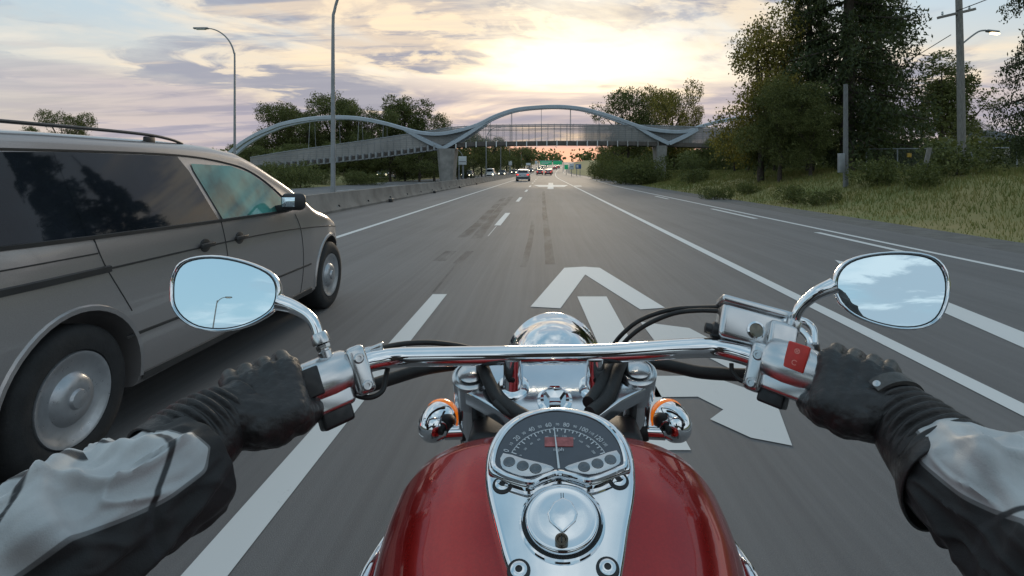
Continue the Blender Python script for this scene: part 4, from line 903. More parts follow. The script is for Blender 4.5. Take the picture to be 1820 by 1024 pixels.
for i in range(14):
    v_, f_ = text_mesh(str(i*10), .0080 if i % 2 == 0 else .0048); a = a0+(a1-a0)*i/14; o_ = dp(a, rs_*1.03, .0003)
    tn = xa*math.cos(a)-ya*math.sin(a); rd = xa*math.sin(a)+ya*math.cos(a); m.add([o_+tn*p.x*.85+rd*p.y for p in v_], f_)
for i in range(11):
    v_, f_ = text_mesh(str(i*20), .0032); a = a0+(a1-a0)*i/10.5; o_ = dp(a, rs_*.74, .0003); tn = xa*math.cos(a)-ya*math.sin(a); rd = xa*math.sin(a)+ya*math.cos(a); m.add([o_+tn*p.x+rd*p.y for p in v_], f_)
v_, f_ = text_mesh('mph', .0060); o_ = cp(993, 799, .0104); m.add([o_+xa*p.x+ya*p.y for p in v_], f_)
m.build('dial_markings', dialmark, dial, smooth=False)
MB().prism([cp(968, 777, .0106), cp(1019, 777, .0106), cp(1019, 793, .0106), cp(968, 793, .0106)], -PN*.001).build('display', lcd, dial)
a = math.atan2((cp(984, 755, .01)-DC).dot(xa), (cp(984, 755, .01)-DC).dot(ya)); tn = xa*math.cos(a)-ya*math.sin(a)
MB().prism([dp(a, -.002, .0022)-tn*.0011, dp(a, -.002, .0022)+tn*.0011, dp(a, rs_*.93, .0022)+tn*.0004, dp(a, rs_*.93, .0022)-tn*.0004], -PN*.0008).build('needle', signw, dial)
for pl in ([(894, 805), (930, 815), (968, 824), (985, 832), (966, 840), (944, 846), (925, 845), (900, 836), (890, 826)], [(1096, 800), (1062, 811), (1024, 822), (1003, 831), (1022, 838), (1046, 843), (1070, 838), (1094, 828), (1103, 820)]):
    MB().prism([cp(x, y, .0112) for x, y in dense(pl, 2)], -PN*.0014, bevel=.0004).build('indicator_panel', alu, dial)
for x, y in ((905, 821), (929, 828), (952, 833), (1038, 830), (1062, 824), (1085, 817)): MB().lathe(cp(x, y, .0112), PN, [(.0060, 0), (.0056, .0006), (.005, .0004), (.001, .0009)], 20).build('indicator_lamp', lampoff, dial)
for x, y in ((893, 862), (1100, 855), (922, 1014), (1080, 1010)):
    bb_ = MB().lathe(cp(x, y), PN, [(.0070, 0), (.0068, .0016), (.0052, .0022), (.0030, .0022), (.0028, .0010), (.0001, .0010)], 24).build('bolt', chrome, con)
    MB().lathe(cp(x, y, .0003), PN, [(.0098, -.001), (.0095, .0006), (.0070, .0009)], 24).build('washer', blackp, bb_)
# fuel cap in its well
FC = cp(999, 928)
capr = MB().lathe(FC, PN, [(.0385, -.002), (.0378, .0022), (.0362, .0030), (.0350, .0012), (.0342, .0006)], 64).build('cap_surround', chrome, con)
MB().lathe(FC, PN, [(.0350, .0004), (.0348, .0012), (.0322, .0010), (.0320, .0006)], 64).build('cap_gasket', rubber, capr)
cap = MB().lathe(FC, PN, [(.0322, .0006), (.0322, .0052), (.0312, .0066), (.0300, .0070), (.0285, .0066), (.018, .0076), (.008, .0080), (.0002, .0081)], 64).build('fuel_cap', chrome, con)
# raised shield facet on the cap
fac = [(984, 905), (1000, 896), (1017, 905), (1027, 925), (1023, 940), (1000, 962), (976, 940), (972, 925)]
MB().prism([FC+(cp(x, y)-cp(999, 928))+PN*.0096 for x, y in fac], -PN*.003, bevel=.002, bseg=4).build('cap_facet', chrome, cap, angle=50)
kp = FC+(cp(998, 972)-cp(999, 928))+PN*.0072
lk = MB().lathe(kp, PN, [(.0056, -.001), (.0056, .002), (.0040, .0026), (.0028, .0012), (.0001, .0012)], 24).build('lock', mat('dark_bronze', (.10, .08, .06), .3, .8), cap)
MB().box(kp+PN*.0016, xa*.0005, ya*.0026, PN*.0006).build('keyhole', blackp, lk, smooth=False)
for x in (997, 1001): MB().box(FC+(cp(x, 893)-cp(999, 928))+PN*.0078, xa*.0003, ya*.0028, PN*.0006).build('cap_mark', trimb, cap, smooth=False)

# handlebar
hp = [P(432, 728, .655), P(520, 690, .69), P(575, 670, .712), P(620, 656, .727), P(660, 643, .74), P(700, 636, .752), P(760, 634, .757), P(910, 632, .760), P(1070, 629, .760), P(1210, 620, .757), P(1270, 619, .755), P(1320, 630, .742), P(1362, 646, .728), P(1410, 662, .712), P(1465, 680, .69), P(1555, 712, .655)]
hb = MB().tube(hp, .0130, 24, n=8).build('handlebar', chrome, bk, angle=80)
for px, py in ((825, 640), (1145, 632)): MB().rbox(P(px, py-4, .757), (.006, 0, 0), (0, .004, 0), (0, 0, .002), .0015).build('cable_tie', blackp, hb)
# grips
def unit(v): return v.normalized()
LA = unit(P(432, 728, .655)-P(560, 676, .705)); RA = unit(P(1555, 712, .655)-P(1430, 668, .705))
LG, RG = P(466, 711, .670), P(1526, 697, .670)
for g_, a_ in ((LG, LA), (RG, RA)):
    pr_ = [(.0005, -.058)]+[(.0168+.0006*math.cos(i*2.2), -.058+.118*i/40) for i in range(41)]+[(.0190, .062), (.0190, .068), (.001, .070)]
    MB().lathe(g_, a_, pr_, 24).build('grip', rubber, bk)
def ctrl_frame(c, a):      # a: axis pointing outward; returns (toward viewer, up) axes
    d_ = unit(V((0, 0, H))-c); cv = unit(d_-a*d_.dot(a)); return cv, unit(a.cross(cv))
# left controls
c = P(573, 679, .708); cv, uu = ctrl_frame(c, LA); uu = uu if uu.z > 0 else -uu
hs = MB().lathe(c, LA, [(.014, -.036), (.0275, -.034), (.0302, -.028), (.0310, -.006), (.0304, .018), (.0280, .033), (.0255, .036), (.014, .037)], 40)
hs.rbox(c-uu*.020+cv*.002+LA*.002, LA*.030, cv*.022, uu*.018, .006)
hs = hs.build('switch_housing', alu, bk, angle=40)
MB().rbox(c+cv*.0260+uu*.004+LA*.019, LA*.0125, cv*.0055, uu*.0175, .002).build('switch_button', blackp, hs)
MB().rbox(c-uu*.043+cv*.006-LA*.002, LA*.019, cv*.015, uu*.013, .004).build('horn_button', blackp, hs)
MB().box(c-uu*.045+cv*.0204+LA*.004, LA*.004, cv*.0003, uu*.0012).build('switch_mark', dialmark, hs, smooth=False)
MB().lathe(c+LA*.037, LA, [(.0215, 0), (.0225, .003), (.0215, .005)], 32).build('collar', chrome, hs)
def clampset(c, a, s):
    cv, uu = ctrl_frame(c, a); uu = uu if uu.z > 0 else -uu
    o = MB().rbox(c-uu*.006, a*.0125, cv*.019, uu*.031, .008, seg=4).build('lever_clamp', alu, bk, angle=45)
    for k_ in (.008, -.027): MB().lathe(c+uu*k_+cv*.0185, cv, [(.0066, -.001), (.0066, .002), (.0050, .0036), (.0028, .0036), (.0026, .0016), (.0001, .0016)], 20).build('bolt', steel, o)
    return o
clampset(P(634, 651, .724), LA, -1); clampset(P(1352, 645, .728), RA, 1)
m = MB().tube([P(600, 660, .72), P(628, 640, .735), P(655, 628, .75)], .009, 12, n=4); m.rbox(P(664, 622, .755), (.012, .003, .004), (0, .006, 0), (0, 0, .006), .003); m.build('lever_perch', alu, bk)
for s, pts in ((-1, [(646, 622, .77), (600, 622, .80), (540, 640, .79), (455, 680, .75), (400, 712, .735)]), (1, [(1400, 600, .76), (1440, 622, .79), (1500, 645, .79), (1560, 680, .75), (1600, 700, .735)])):
    MB().tube([P(x, y+26, z+.035) for x, y, z in pts], [.006, .0075, .0065, .006, .009], 12, n=6, flat=.7).build('lever', alu, bk)
# right controls
c = P(1410, 655, .708); cv, uu = ctrl_frame(c, RA); uu = uu if uu.z > 0 else -uu
hs = MB().lathe(c, RA, [(.014, -.034), (.0275, -.032), (.0300, -.027), (.0315, -.004), (.0310, .016), (.0285, .031), (.014, .033)], 40)
hs.rbox(c-uu*.020+RA*.0+cv*.001, RA*.029, cv*.023, uu*.016, .006)
hs = hs.build('switch_housing', alu, bk, angle=40)
sw = MB().rbox(c+cv*.0265+uu*.014+RA*.007, RA*.0125, cv*.0052, uu*.0165, .0022).build('kill_switch', redsw, hs)
m = MB(); so_ = c+cv*.0319+uu*.014+RA*.007
def ringm(m, o_, r0, r1, a0_, a1_, ax, ay, n=16):
    for i in range(n):
        p, q = a0_+(a1_-a0_)*i/n, a0_+(a1_-a0_)*(i+1)/n; flat(m, [o_+(ax*math.cos(p)+ay*math.sin(p))*r0, o_+(ax*math.cos(p)+ay*math.sin(p))*r1, o_+(ax*math.cos(q)+ay*math.sin(q))*r1, o_+(ax*math.cos(q)+ay*math.sin(q))*r0])
ringm(m, so_+uu*.007, .0024, .0032, 0, 6.283, RA, uu); ringm(m, so_-uu*.007, .0024, .0032, .6, 5.6, RA, uu)
for q_ in (1, -1): t_ = (RA+uu*q_).normalized(); n_ = (RA-uu*q_).normalized(); o_ = so_+uu*.007; flat(m, [o_-t_*.0024-n_*.0004, o_+t_*.0024-n_*.0004, o_+t_*.0024+n_*.0004, o_-t_*.0024+n_*.0004])
m.build('switch_symbols', palered, sw, smooth=False)
MB().rbox(c-uu*.042+cv*.002-RA*.014, RA*.016, cv*.014, uu*.010, .003).build('starter_button', blackp, hs)
MB().lathe(c+RA*.034, RA, [(.0215, 0), (.0225, .003), (.0215, .005)], 32).build('collar', chrome, hs)
# brake reservoir, aligned with the right hand bar slope
ra = unit(P(1395, 575, .75)-P(1285, 545, .765)); rc = P(1334, 585, .765); cv = unit(V((0, -.93, .36))); cv = unit(cv-ra*cv.dot(ra)); uu = unit(ra.cross(cv)); uu = uu if uu.z > 0 else -uu
rv_ = MB().rbox(rc, ra*.044, cv*.022, uu*.024, .008, seg=4).build('brake_reservoir', alu, bk, angle=45)
MB().rbox(rc+uu*.0275, ra*.047, cv*.025, uu*.0050, .0035, seg=3).build('reservoir_lid', alu, rv_)
for s in (-1, 1): MB().lathe(rc+uu*.0325+ra*s*.039-cv*.0+cv*.010, uu, [(.0052, 0), (.0050, .0012), (.0001, .0018)], 16).build('screw', steel, rv_)
sg = MB().lathe(rc+cv*.0215-uu*.004+ra*.002, cv, [(.0115, 0), (.0115, .003), (.0090, .0038), (.0082, .0022)], 32).build('sight_glass', chrome, rv_); MB().lathe(rc+cv*.0237-uu*.004+ra*.002, cv, [(.0083, 0), (.0001, .001)], 24).build('glass_disc', mat('brake_fluid', (.10, .09, .05), .1, coat=1), sg)
MB().lathe(P(1282, 590, .765), -ra, [(.010, 0), (.011, .008), (.011, .012), (.0075, .014), (.007, .022), (.001, .023)], 16).build('banjo_bolt', trimb, rv_)
MB().rbox(P(1385, 605, .74), ra*.018, cv*.018, uu*.022, .006).build('master_cylinder', alu, rv_)
MB().tube([P(1392, 572, .745), P(1425, 570, .745), P(1445, 585, .735), P(1447, 612, .722)], .0050, 12, n=6).build('throttle_cable_elbow', chrome, bk); MB().tube([P(1395, 590, .74), P(1418, 585, .735), P(1436, 600, .725), P(1440, 615, .72)], .0045, 12, n=6).build('throttle_cable_elbow', chrome, bk)
MB().lathe(P(1444, 620, .718), (0, 0, -1), [(.0085, -.008), (.0095, 0), (.0095, .012)], 16).build('elbow_nut', alu, bk)
# mirrors
def mirror(pl, ctr, Y, n_, stem, nut):
    o_ = P(*ctr, Y); n_ = unit(V(n_)); pts = dense(pl, 3); L = len(pts)
    base = [onplane(x, y, o_, n_) for x, y in pts]; cc = sum(base, V((0, 0, 0)))/L; v = []
    prof = [(.915, .0008), (.925, .0035), (.955, .0052), (.985, .0035), (1.0, -.001), (.985, -.009), (.90, -.018), (.70, -.025), (.40, -.029), (.01, -.030)]
    for f_, h_ in prof: v += [cc+(p-cc)*f_+n_*h_ for p in base]
    K = len(prof); m = MB().add(v, [(i*L+j, i*L+(j+1) % L, (i+1)*L+(j+1) % L, (i+1)*L+j) for i in range(K-1) for j in range(L)]+[tuple(range(L)), tuple((K-1)*L+j for j in range(L))])
    mo = m.build('mirror', chrome, bk, angle=60)
    m = MB(); rb = [cc+(p-cc)*.912+n_*.0015 for p in base]; m.tube(rb+[rb[0]], .0012, 6); m.build('mirror_seal', blackp, mo)
    v = [cc+n_*.0026]+[cc+(p-cc)*.905+n_*.0022 for p in base]; MB().add(v, [(0, 1+j, 1+(j+1) % L) for j in range(L)]).build('mirror_glass', mirrorm, mo)
    MB().tube([P(*q) for q in stem], [.0105, .0085, .0070, .0070, .0068, .0068][:len(stem)], 16, n=6).build('mirror_stem', chrome, mo)
    m = MB(); ax = unit(P(*nut[1])-P(*nut[0])); b_ = P(*nut[0]); L_ = (P(*nut[1])-b_).length
    m.lathe(b_, ax, [(.0085, 0), (.0088, L_*.30), (.0072, L_*.34), (.0072, L_*.40)], 20); m.lathe(b_, ax, [(.0086, L_*.40), (.0092, L_*.44), (.0092, L_*.55), (.0060, L_*.6)], 8); m.lathe(b_, ax, [(.0108, L_*.6), (.0112, L_*.66), (.0098, L_*.92), (.0085, L_)], 20)
    m.build('mirror_mount', alu, mo)
lm = [(302, 520), (305, 490), (320, 466), (350, 455), (392, 454), (440, 464), (480, 481), (497, 500), (500, 526), (490, 552), (462, 572), (428, 585), (390, 590), (350, 585), (321, 568), (305, 545)]
rm = [(1478, 508), (1484, 482), (1505, 462), (1545, 450), (1600, 446), (1650, 452), (1677, 470), (1689, 502), (1685, 540), (1669, 570), (1640, 585), (1600, 587), (1555, 578), (1514, 561), (1488, 537)]
LMN, RMN = (.14, -.96, .19), (-.255, -.94, .19)
mirror(lm, (400, 522), .72, LMN, [(494, 537, .728), (520, 545, .728), (546, 560, .725), (560, 578, .722), (567, 600, .718)], ((582, 640, .712), (566, 592, .718)))
mirror(rm, (1583, 517), .72, RMN, [(1482, 508, .728), (1452, 521, .73), (1428, 540, .735), (1416, 558, .738), (1412, 580, .74)], ((1400, 612, .74), (1413, 568, .738)))
# street lamp far behind, seen in the left mirror
def refl(px, py, nn):
    d_ = V(((px-CX)/FX, 1, -(py-CY)/FX)).normalized(); nn = unit(V(nn)); return d_-2*d_.dot(nn)*nn
r1, r2 = refl(403, 531, LMN), refl(378, 575, LMN); mp = P(400, 522, .72); tt = 42/abs(r1.y); hd_ = mp+r1*tt; p2 = mp+r2*(42/abs(r2.y))
lamp(0, p2.x, hd_.y, hd_.z, 1 if hd_.x > p2.x else -1, abs(hd_.x-p2.x), 'street lamp behind the rider, seen only in the left mirror', 0, .07)
# top clamp, risers, forks
CN = V((0, -math.sin(R(25)), math.cos(R(25)))); CO = V((X0, .74, .998))
def tcp(px, py, h=0): return onplane(px, py, CO, CN)+CN*h
TC = [P(820, 662, .80), P(850, 652, .82), P(905, 628, .85), P(984, 618, .87), P(1062, 626, .85), P(1120, 648, .82), P(1152, 658, .80), P(1150, 690, .775), P(1095, 712, .765), P(1050, 730, .755), P(920, 732, .755), P(880, 716, .765), P(824, 692, .775)]
TC = [tcp(x, y) for x, y in ((822, 668), (842, 652), (870, 640), (1100, 636), (1130, 646), (1150, 660), (1148, 690), (1105, 712), (1062, 742), (1030, 756), (945, 756), (908, 744), (862, 716), (822, 694))]
tcl = MB().prism(TC, -CN*.022, bevel=.004, bseg=3).build('top_clamp', satin, bk, angle=40)
for px in (912, 1057):
    b_ = tcp(px, 689); top_ = P(px, 636, .755); ax = unit(top_-b_)
    MB().lathe(b_, CN, [(.0215, -.002), (.0215, .003), (.0175, .006)], 28).build('riser_collar', chrome, bk); MB().lathe(b_, ax, [(.0150, 0), (.0138, .010), (.0132, (top_-b_).length)], 28).build('riser', chrome, bk)
    MB().lathe(b_+ax*.016+V((0, -.0135, 0)), (0, -1, 0), [(.0034, 0), (.0034, .001), (.0001, .0015)], 12).build('riser_slot', blackp, bk)
nb = tcp(986, 713); m = MB().lathe(nb, CN, [(.023, 0), (.023, .003), (.019, .005)], 32); m.lathe(nb+CN*.005, CN, [(.0145, 0), (.0145, .009), (.0115, .012), (.0001, .013)], 6); m.build('stem_nut', chrome, tcl, angle=25)
for s, px, py in ((-1, 838, 671), (1, 1133, 664)):
    t_ = tcp(px, py, .002); dn = -CN
    fk = MB().tube([t_-V((0, 0, .01)), t_+dn*.30], .0205, 24).build('fork_tube', chrome, bk); MB().tube([t_+dn*.045, t_+dn*.22], .0225, 24).build('fork_cover', trimb, fk); MB().tube([t_+dn*.28, t_+dn*.76], [.026, .028], 24).build('fork_leg', alu, fk)
    MB().lathe(t_-CN*.004, CN, [(.0265, 0), (.0265, .006), (.0225, .009), (.0215, .009), (.0205, .004), (.0180, .004), (.0180, .011), (.014, .014), (.0001, .015)], 32).build('fork_cap', alu, fk)
    MB().tube([t_-CN*.004, t_-CN*.040], .0262, 24).build('clamp_ear', satin, fk)
    # turn signal
    sc_ = P(779 if s < 0 else 1193, 748, .82); tsn = thing if 0 else None
    ax = unit(V((-s*.28, 1, .12)))
    ts = MB().lathe(sc_, ax, [(.0002, -.036), (.008, -.0350), (.016, -.030), (.0222, -.020), (.0252, -.008), (.0258, .003), (.0250, .010)], 36).build('turn_signal', chrome, bk, angle=70)
    MB().lathe(sc_, ax, [(.0252, .0085), (.0262, .010), (.0260, .015), (.021, .025), (.012, .035), (.0002, .036)], 36).build('signal_lens', amber, ts)
    MB().tube([sc_+V((-s*.012, -.012, -.012)), P(824 if s < 0 else 1150, 768, .81)], .0100, 16).build('signal_stem', chrome, ts)
    e0 = P(824 if s < 0 else 1150, 768, .81); MB().tube([e0, e0+V((-s*.018, .0, -.003)), e0+V((-s*.050, 0, -.014))], [.0118, .0128, .024], 14, n=4).build('signal_bracket', rubber, ts)
# headlight
HL = V((P(984, 655, 1.0).x, 1.0, .949))
hl = MB().lathe(HL, (0, 1, -.08), [(.0003, -.078), (.020, -.0755), (.041, -.0665), (.058, -.052), (.070, -.034), (.077, -.014), (.080, .010), (.084, .050), (.088, .055), (.088, .066), (.083, .070)], 64).build('headlight', chrome, bk, angle=70)
MB().lathe(HL, (0, 1, -.08), [(.083, .068), (.06, .080), (.03, .087), (.0002, .089)], 48).build('headlight_lens', mat('headlamp_glass', (.8, .82, .84), .05, coat=1), hl)
MB().rbox(V((X0, .93, .935)), (.05, 0, 0), (0, .05, 0), (0, 0, .02), .01).build('headlight_bracket', trimb, bk)
# cables
def cable(pts, r, n=8, m_=rubber): return MB().tube([P(*p) for p in pts], r, 12, n=n).build('cable', m_, bk)
cable([(668, 624, .76), (690, 616, .78), (730, 610, .81), (780, 610, .84), (840, 620, .88), (900, 640, .9)], .0038)
MB().tube([P(650, 626, .755), P(672, 619, .762)], .0060, 12).build('cable_adjuster', chrome, bk)
cable([(618, 694, .735), (650, 688, .755), (700, 672, .79), (760, 655, .82), (830, 645, .85)], .0088)
cable([(618, 688, .72), (636, 703, .715), (660, 706, .718), (680, 694, .73), (686, 668, .745), (690, 650, .76)], .0034)
cable([(852, 640, .84), (858, 652, .775), (868, 676, .745), (884, 706, .715), (905, 724, .69), (940, 745, .66)], .0085)
cable([(880, 716, .70), (905, 735, .68), (930, 742, .67)], .0045)
cable([(1282, 546, .80), (1240, 547, .83), (1190, 551, .85), (1140, 568, .87), (1108, 592, .88), (1086, 620, .88), (1068, 660, .765), (1060, 695, .722), (1055, 730, .68)], .0034)
cable([(1282, 553, .79), (1240, 552, .82), (1195, 558, .84), (1148, 578, .86), (1116, 602, .87), (1095, 630, .87), (1078, 665, .76), (1072, 700, .715), (1045, 735, .675)], .0034)
cable([(1112, 632, .82), (1100, 655, .768), (1088, 688, .73), (1076, 712, .705), (1048, 735, .675)], .0085)
cable([(1090, 632, .82), (1078, 662, .762), (1066, 690, .728), (1046, 716, .695)], .0085)
cable([(1140, 640, .83), (1190, 650, .81), (1240, 661, .79), (1290, 665, .77), (1345, 666, .745), (1370, 655, .73)], .0088)
cable([(1300, 646, .75), (1302, 660, .745), (1316, 676, .735), (1338, 677, .725), (1362, 664, .72)], .0030)
cable([(1098, 725, .78), (1100, 712, .78), (1085, 735, .76), (1055, 742, .75)], .0018, m_=steel)
for s in (-1, 1): MB().prism([V((X0+s*.065, .70, .955)), V((X0+s*.105, .76, .96)), V((X0+s*.118, .76, .93)), V((X0+s*.10, .70, .91)), V((X0+s*.06, .69, .91))], (0, .03, -.05), bevel=.004).build('fork_bracket', trimb, bk)
MB().rbox(V((X0, .76, .93)), (.115, 0, 0), (0, .035, 0), (0, 0, .028), .012).build('lower_clamp', trimb, bk); MB().rbox(V((X0, .72, .88)), (.06, 0, 0), (0, .06, 0), (0, 0, .06), .02).build('steering_head', trimb, bk)
# running gear below and behind the frame line of sight
def bwheel(Y, r, wd):
    w_ = MB().lathe((X0-wd/2, Y, r), (1, 0, 0), [(r*.72, .02), (r*.9, 0), (r*.985, wd*.25), (r, wd*.5), (r*.985, wd*.75), (r*.9, wd), (r*.72, wd-.02), (r*.70, wd*.5), (r*.72, .02)], 56).build('tyre', tyrem, bk)
    m = MB().lathe((X0-wd*.4, Y, r), (1, 0, 0), [(r*.66, 0), (r*.73, .004), (r*.73, wd*.8-.004), (r*.66, wd*.8), (r*.66, 0)], 48); m.lathe((X0-.05, Y, r), (1, 0, 0), [(.04, 0), (.04, .1)], 20)
    for i in range(20): a = 2*math.pi*i/20; m.tube([(X0+(-1)**i*.035, Y+math.cos(a+.2)*.04, r+math.sin(a+.2)*.04), (X0, Y+math.cos(a)*r*.68, r+math.sin(a)*r*.68)], .0025, 5)
    m.build('rim', chrome, w_)
bwheel(1.17, .33, .13); bwheel(-.42, .33, .17)
def fender(Y, r, wd, a0_, a1_):
    v = []; n = 24
    for i in range(n+1):
        a = R(a0_+(a1_-a0_)*i/n)
        for j in range(9): t_ = -1+j/4; v.append((X0+wd/2*t_, Y+math.cos(a)*(r-.03*t_*t_), .33+math.sin(a)*(r-.03*t_*t_)))
    m = MB().add(v, [(i*9+j, i*9+j+1, (i+1)*9+j+1, (i+1)*9+j) for i in range(n) for j in range(8)]); o = m.build('fender', red, bk, angle=70); sd = o.modifiers.new('s', 'SOLIDIFY'); sd.thickness = .004
fender(1.17, .37, .16, 35, 165); fender(-.42, .385, .21, 10, 150)
MB().rbox(V((X0, .28, .45)), (.13, 0, 0), (0, .22, 0), (0, 0, .16), .04).build('engine_block', alu, bk); m = MB()
for s, dy in ((1, .35), (-1, -.3)):
    ax = unit(V((0, dy, 1)))
    for i in range(12): m.lathe(V((X0, .28+s*.06, .57))+ax*i*.014, ax, [(.03, 0), (.075 if i < 10 else .06, .001), (.075 if i < 10 else .06, .005), (.03, .006)], 20)
m.build('cylinder_fins', chrome, bk)
MB().tube([(X0, .66, .86), (X0, .62, .5), (X0, .45, .26), (X0, 0, .26), (X0, -.15, .45), (X0, -.3, .74)], .022, 10, n=6).build('frame', trimb, bk)
MB().rbox(V((X0, -.22, .755)), (.15, 0, 0), (0, .26, 0), (0, 0, .05), .045, seg=5).build('seat', leather, bk)
for s in (-1, 1):
    MB().tube([(X0+s*.10, .0, .33), (X0+s*.10, -.42, .33)], .018, 8).build('swingarm', alu, bk); MB().tube([(X0+s*.12, .45, .30), (X0+s*.28, .45, .30)], .014, 8).build('foot_peg', rubber, bk)
MB().tube([(X0+.09, .36, .60), (X0+.15, .40, .45), (X0+.17, .25, .28), (X0+.18, -.4, .30), (X0+.18, -.8, .32)], [.025, .028, .03, .042, .042], 16, n=6).build('exhaust', chrome, bk)

# ------------------------------------------------------------------ rider
rd = thing('person', 'rider in grey and black jacket with black leather gloves on the handlebar', 'person', (X0, -.3, 0))
SL = {}
ELB = {-1: P(-165, 1150, .385), 1: P(1995, 1130, .40)}
WR_ = {-1: P(393, 748, .604), 1: P(1602, 742, .604)}
SH = {-1: V((X0-.185, -.12, 1.36)), 1: V((X0+.185, -.12, 1.36))}
def hand_caps(mb_, g, a, thick, wr, rad_w):
    """hand closed on the grip: a = outward (little finger) axis"""
    up_ = unit(V((0, -.16, 1))); up_ = unit(up_-a*up_.dot(a)); fw = unit(up_.cross(a)); fw = fw if fw.y > 0 else -fw
    q = lambda al, f_, u_: g+a*al*.87+fw*f_*.95+up_*u_*.95
    offs = [(-.036, 1.0), (-.013, 1.06), (.010, 1.0), (.031, .86)]
    for o_, s_ in offs:
        r_ = thick*(.92+.12*(s_ > .95)); k1, k2, k3, k4 = q(o_, -.012, .036), q(o_, .034*s_, .026), q(o_, .036*s_, -.014), q(o_*.95, .010, -.029)
        capsule(mb_, k1, k2, r_*1.16, r_*1.05); capsule(mb_, k2, k3, r_*1.05, r_*.98); capsule(mb_, k3, k4, r_*.98, r_*.90)
        capsule(mb_, q(o_*.62, -.075, .010), k1, .019, r_*1.22)
        capsule(mb_, q(o_, -.028, .012), k1, .014, .014)
    capsule(mb_, q(-.022, -.066, .0), q(.022, -.066, .004), .023, .022)
    t0, t1, t2, t3 = q(-.030, -.062, -.004), q(-.050, -.034, -.020), q(-.056, -.006, -.030), q(-.045, .018, -.034)
    capsule(mb_, t0, t1, .020, .0165); capsule(mb_, t1, t2, .0165, .0145); capsule(mb_, t2, t3, .0145, .0118)
    capsule(mb_, q(0, -.066, .004), wr, .028, rad_w); return q
for s, g, a in ((-1, LG, LA), (1, RG, RA)):
    mb_ = MB(); wr = WR_[s]; q = hand_caps(mb_, g, a, .0112, wr, .032)
    def dsp(p, n_, s=s): return .0012*mnoise.fractal(p*55, 1, 2, 4)+.0008*abs(mnoise.noise(p*120))-.0006
    gl = remeshed(mb_, 'glove', leather, rd, .0021, 3, dsp)
    if s < 0: gl['label'] = 'left glove'
    # knuckle guard
    m = MB()
    for o_ in (-.036, -.013, .010, .031): capsule(m, q(o_, -.012, .041), q(o_, .014, .0415), .0088, .0078)
    capsule(m, q(-.036, -.016, .037), q(.031, -.016, .037), .0092, .0085)
    remeshed(m, 'knuckle_guard', leatherg, gl, .0022, 3)
    # ribbed gauntlet from the wrist over the sleeve
    fa = unit(ELB[s]-wr); out_ = V((s*.75, -.15, .75)); out_ = unit(out_-fa*out_.dot(fa)); sd_ = fa.cross(out_)
    v = []; NU, NV = 72, 90
    for i in range(NV+1):
        t_ = i/NV; p = wr-fa*.030+fa*((.098 if s < 0 else .104)*t_)+V((0, 0, -.006*t_)); r0 = .0305+.013*sm(.0, .6, t_)+(.004 if s < 0 else .011)*sm(.55, 1, t_)
        for j in range(NU):
            an = 2*math.pi*j/NU; dsal = .5+.5*math.cos(an-.1); rib = .0030*math.sin(t_*2*math.pi*10+.4*math.sin(an*2))*sm(.2, .6, dsal)*sm(.14, .22, t_)*(1-sm(.80, .88, t_))
            dirv = out_*math.cos(an)+sd_*math.sin(an)*.94; rr = r0+rib+(.008*sm(.72, 1, t_)*sm(.3, -.6, math.cos(an)) if s > 0 else 0)+.0018*mnoise.noise(p*40+dirv*2)-.004*(1-dsal)*sm(.6, 1, t_)*math.sin(an*3)
            v.append(p+dirv*rr)
    m = MB().add(v, [(i*NU+j, i*NU+(j+1) % NU, (i+1)*NU+(j+1) % NU, (i+1)*NU+j) for i in range(NV) for j in range(NU)])
    ga = m.build('gauntlet', leather, gl, angle=70); sdm = ga.modifiers.new('s', 'SOLIDIFY'); sdm.thickness = .0025; sdm.offset = -1
    # strap across the back of the wrist
    v = []; 
    for i in range(25):
        an = -1.5+2.3*i/24; an = an*-s; dirv = out_*math.cos(an)+sd_*math.sin(an)*.94
        for w2, rr in ((-.0085, .0335), (-.0085, .0372), (.0085, .0385), (.0085, .0335)): v.append(wr-fa*(.020-w2)+dirv*rr)
    if s < 0: continue
    MB().add(v, [(4*i+j, 4*i+(j+1) % 4, 4*i+4+(j+1) % 4, 4*i+4+j) for i in range(24) for j in range(4)]+[(0, 1, 2, 3), (96, 97, 98, 99)]).build('strap', leatherg, gl, angle=50)
    an = (-1.5)*-s; dirv = out_*math.cos(an+.12*-s)+sd_*math.sin(an+.12*-s)*.94; MB().lathe(wr-fa*.020+dirv*.037, dirv, [(.0042, 0), (.0040, .0012), (.0001, .0020)], 16).build('stud', steel, gl)

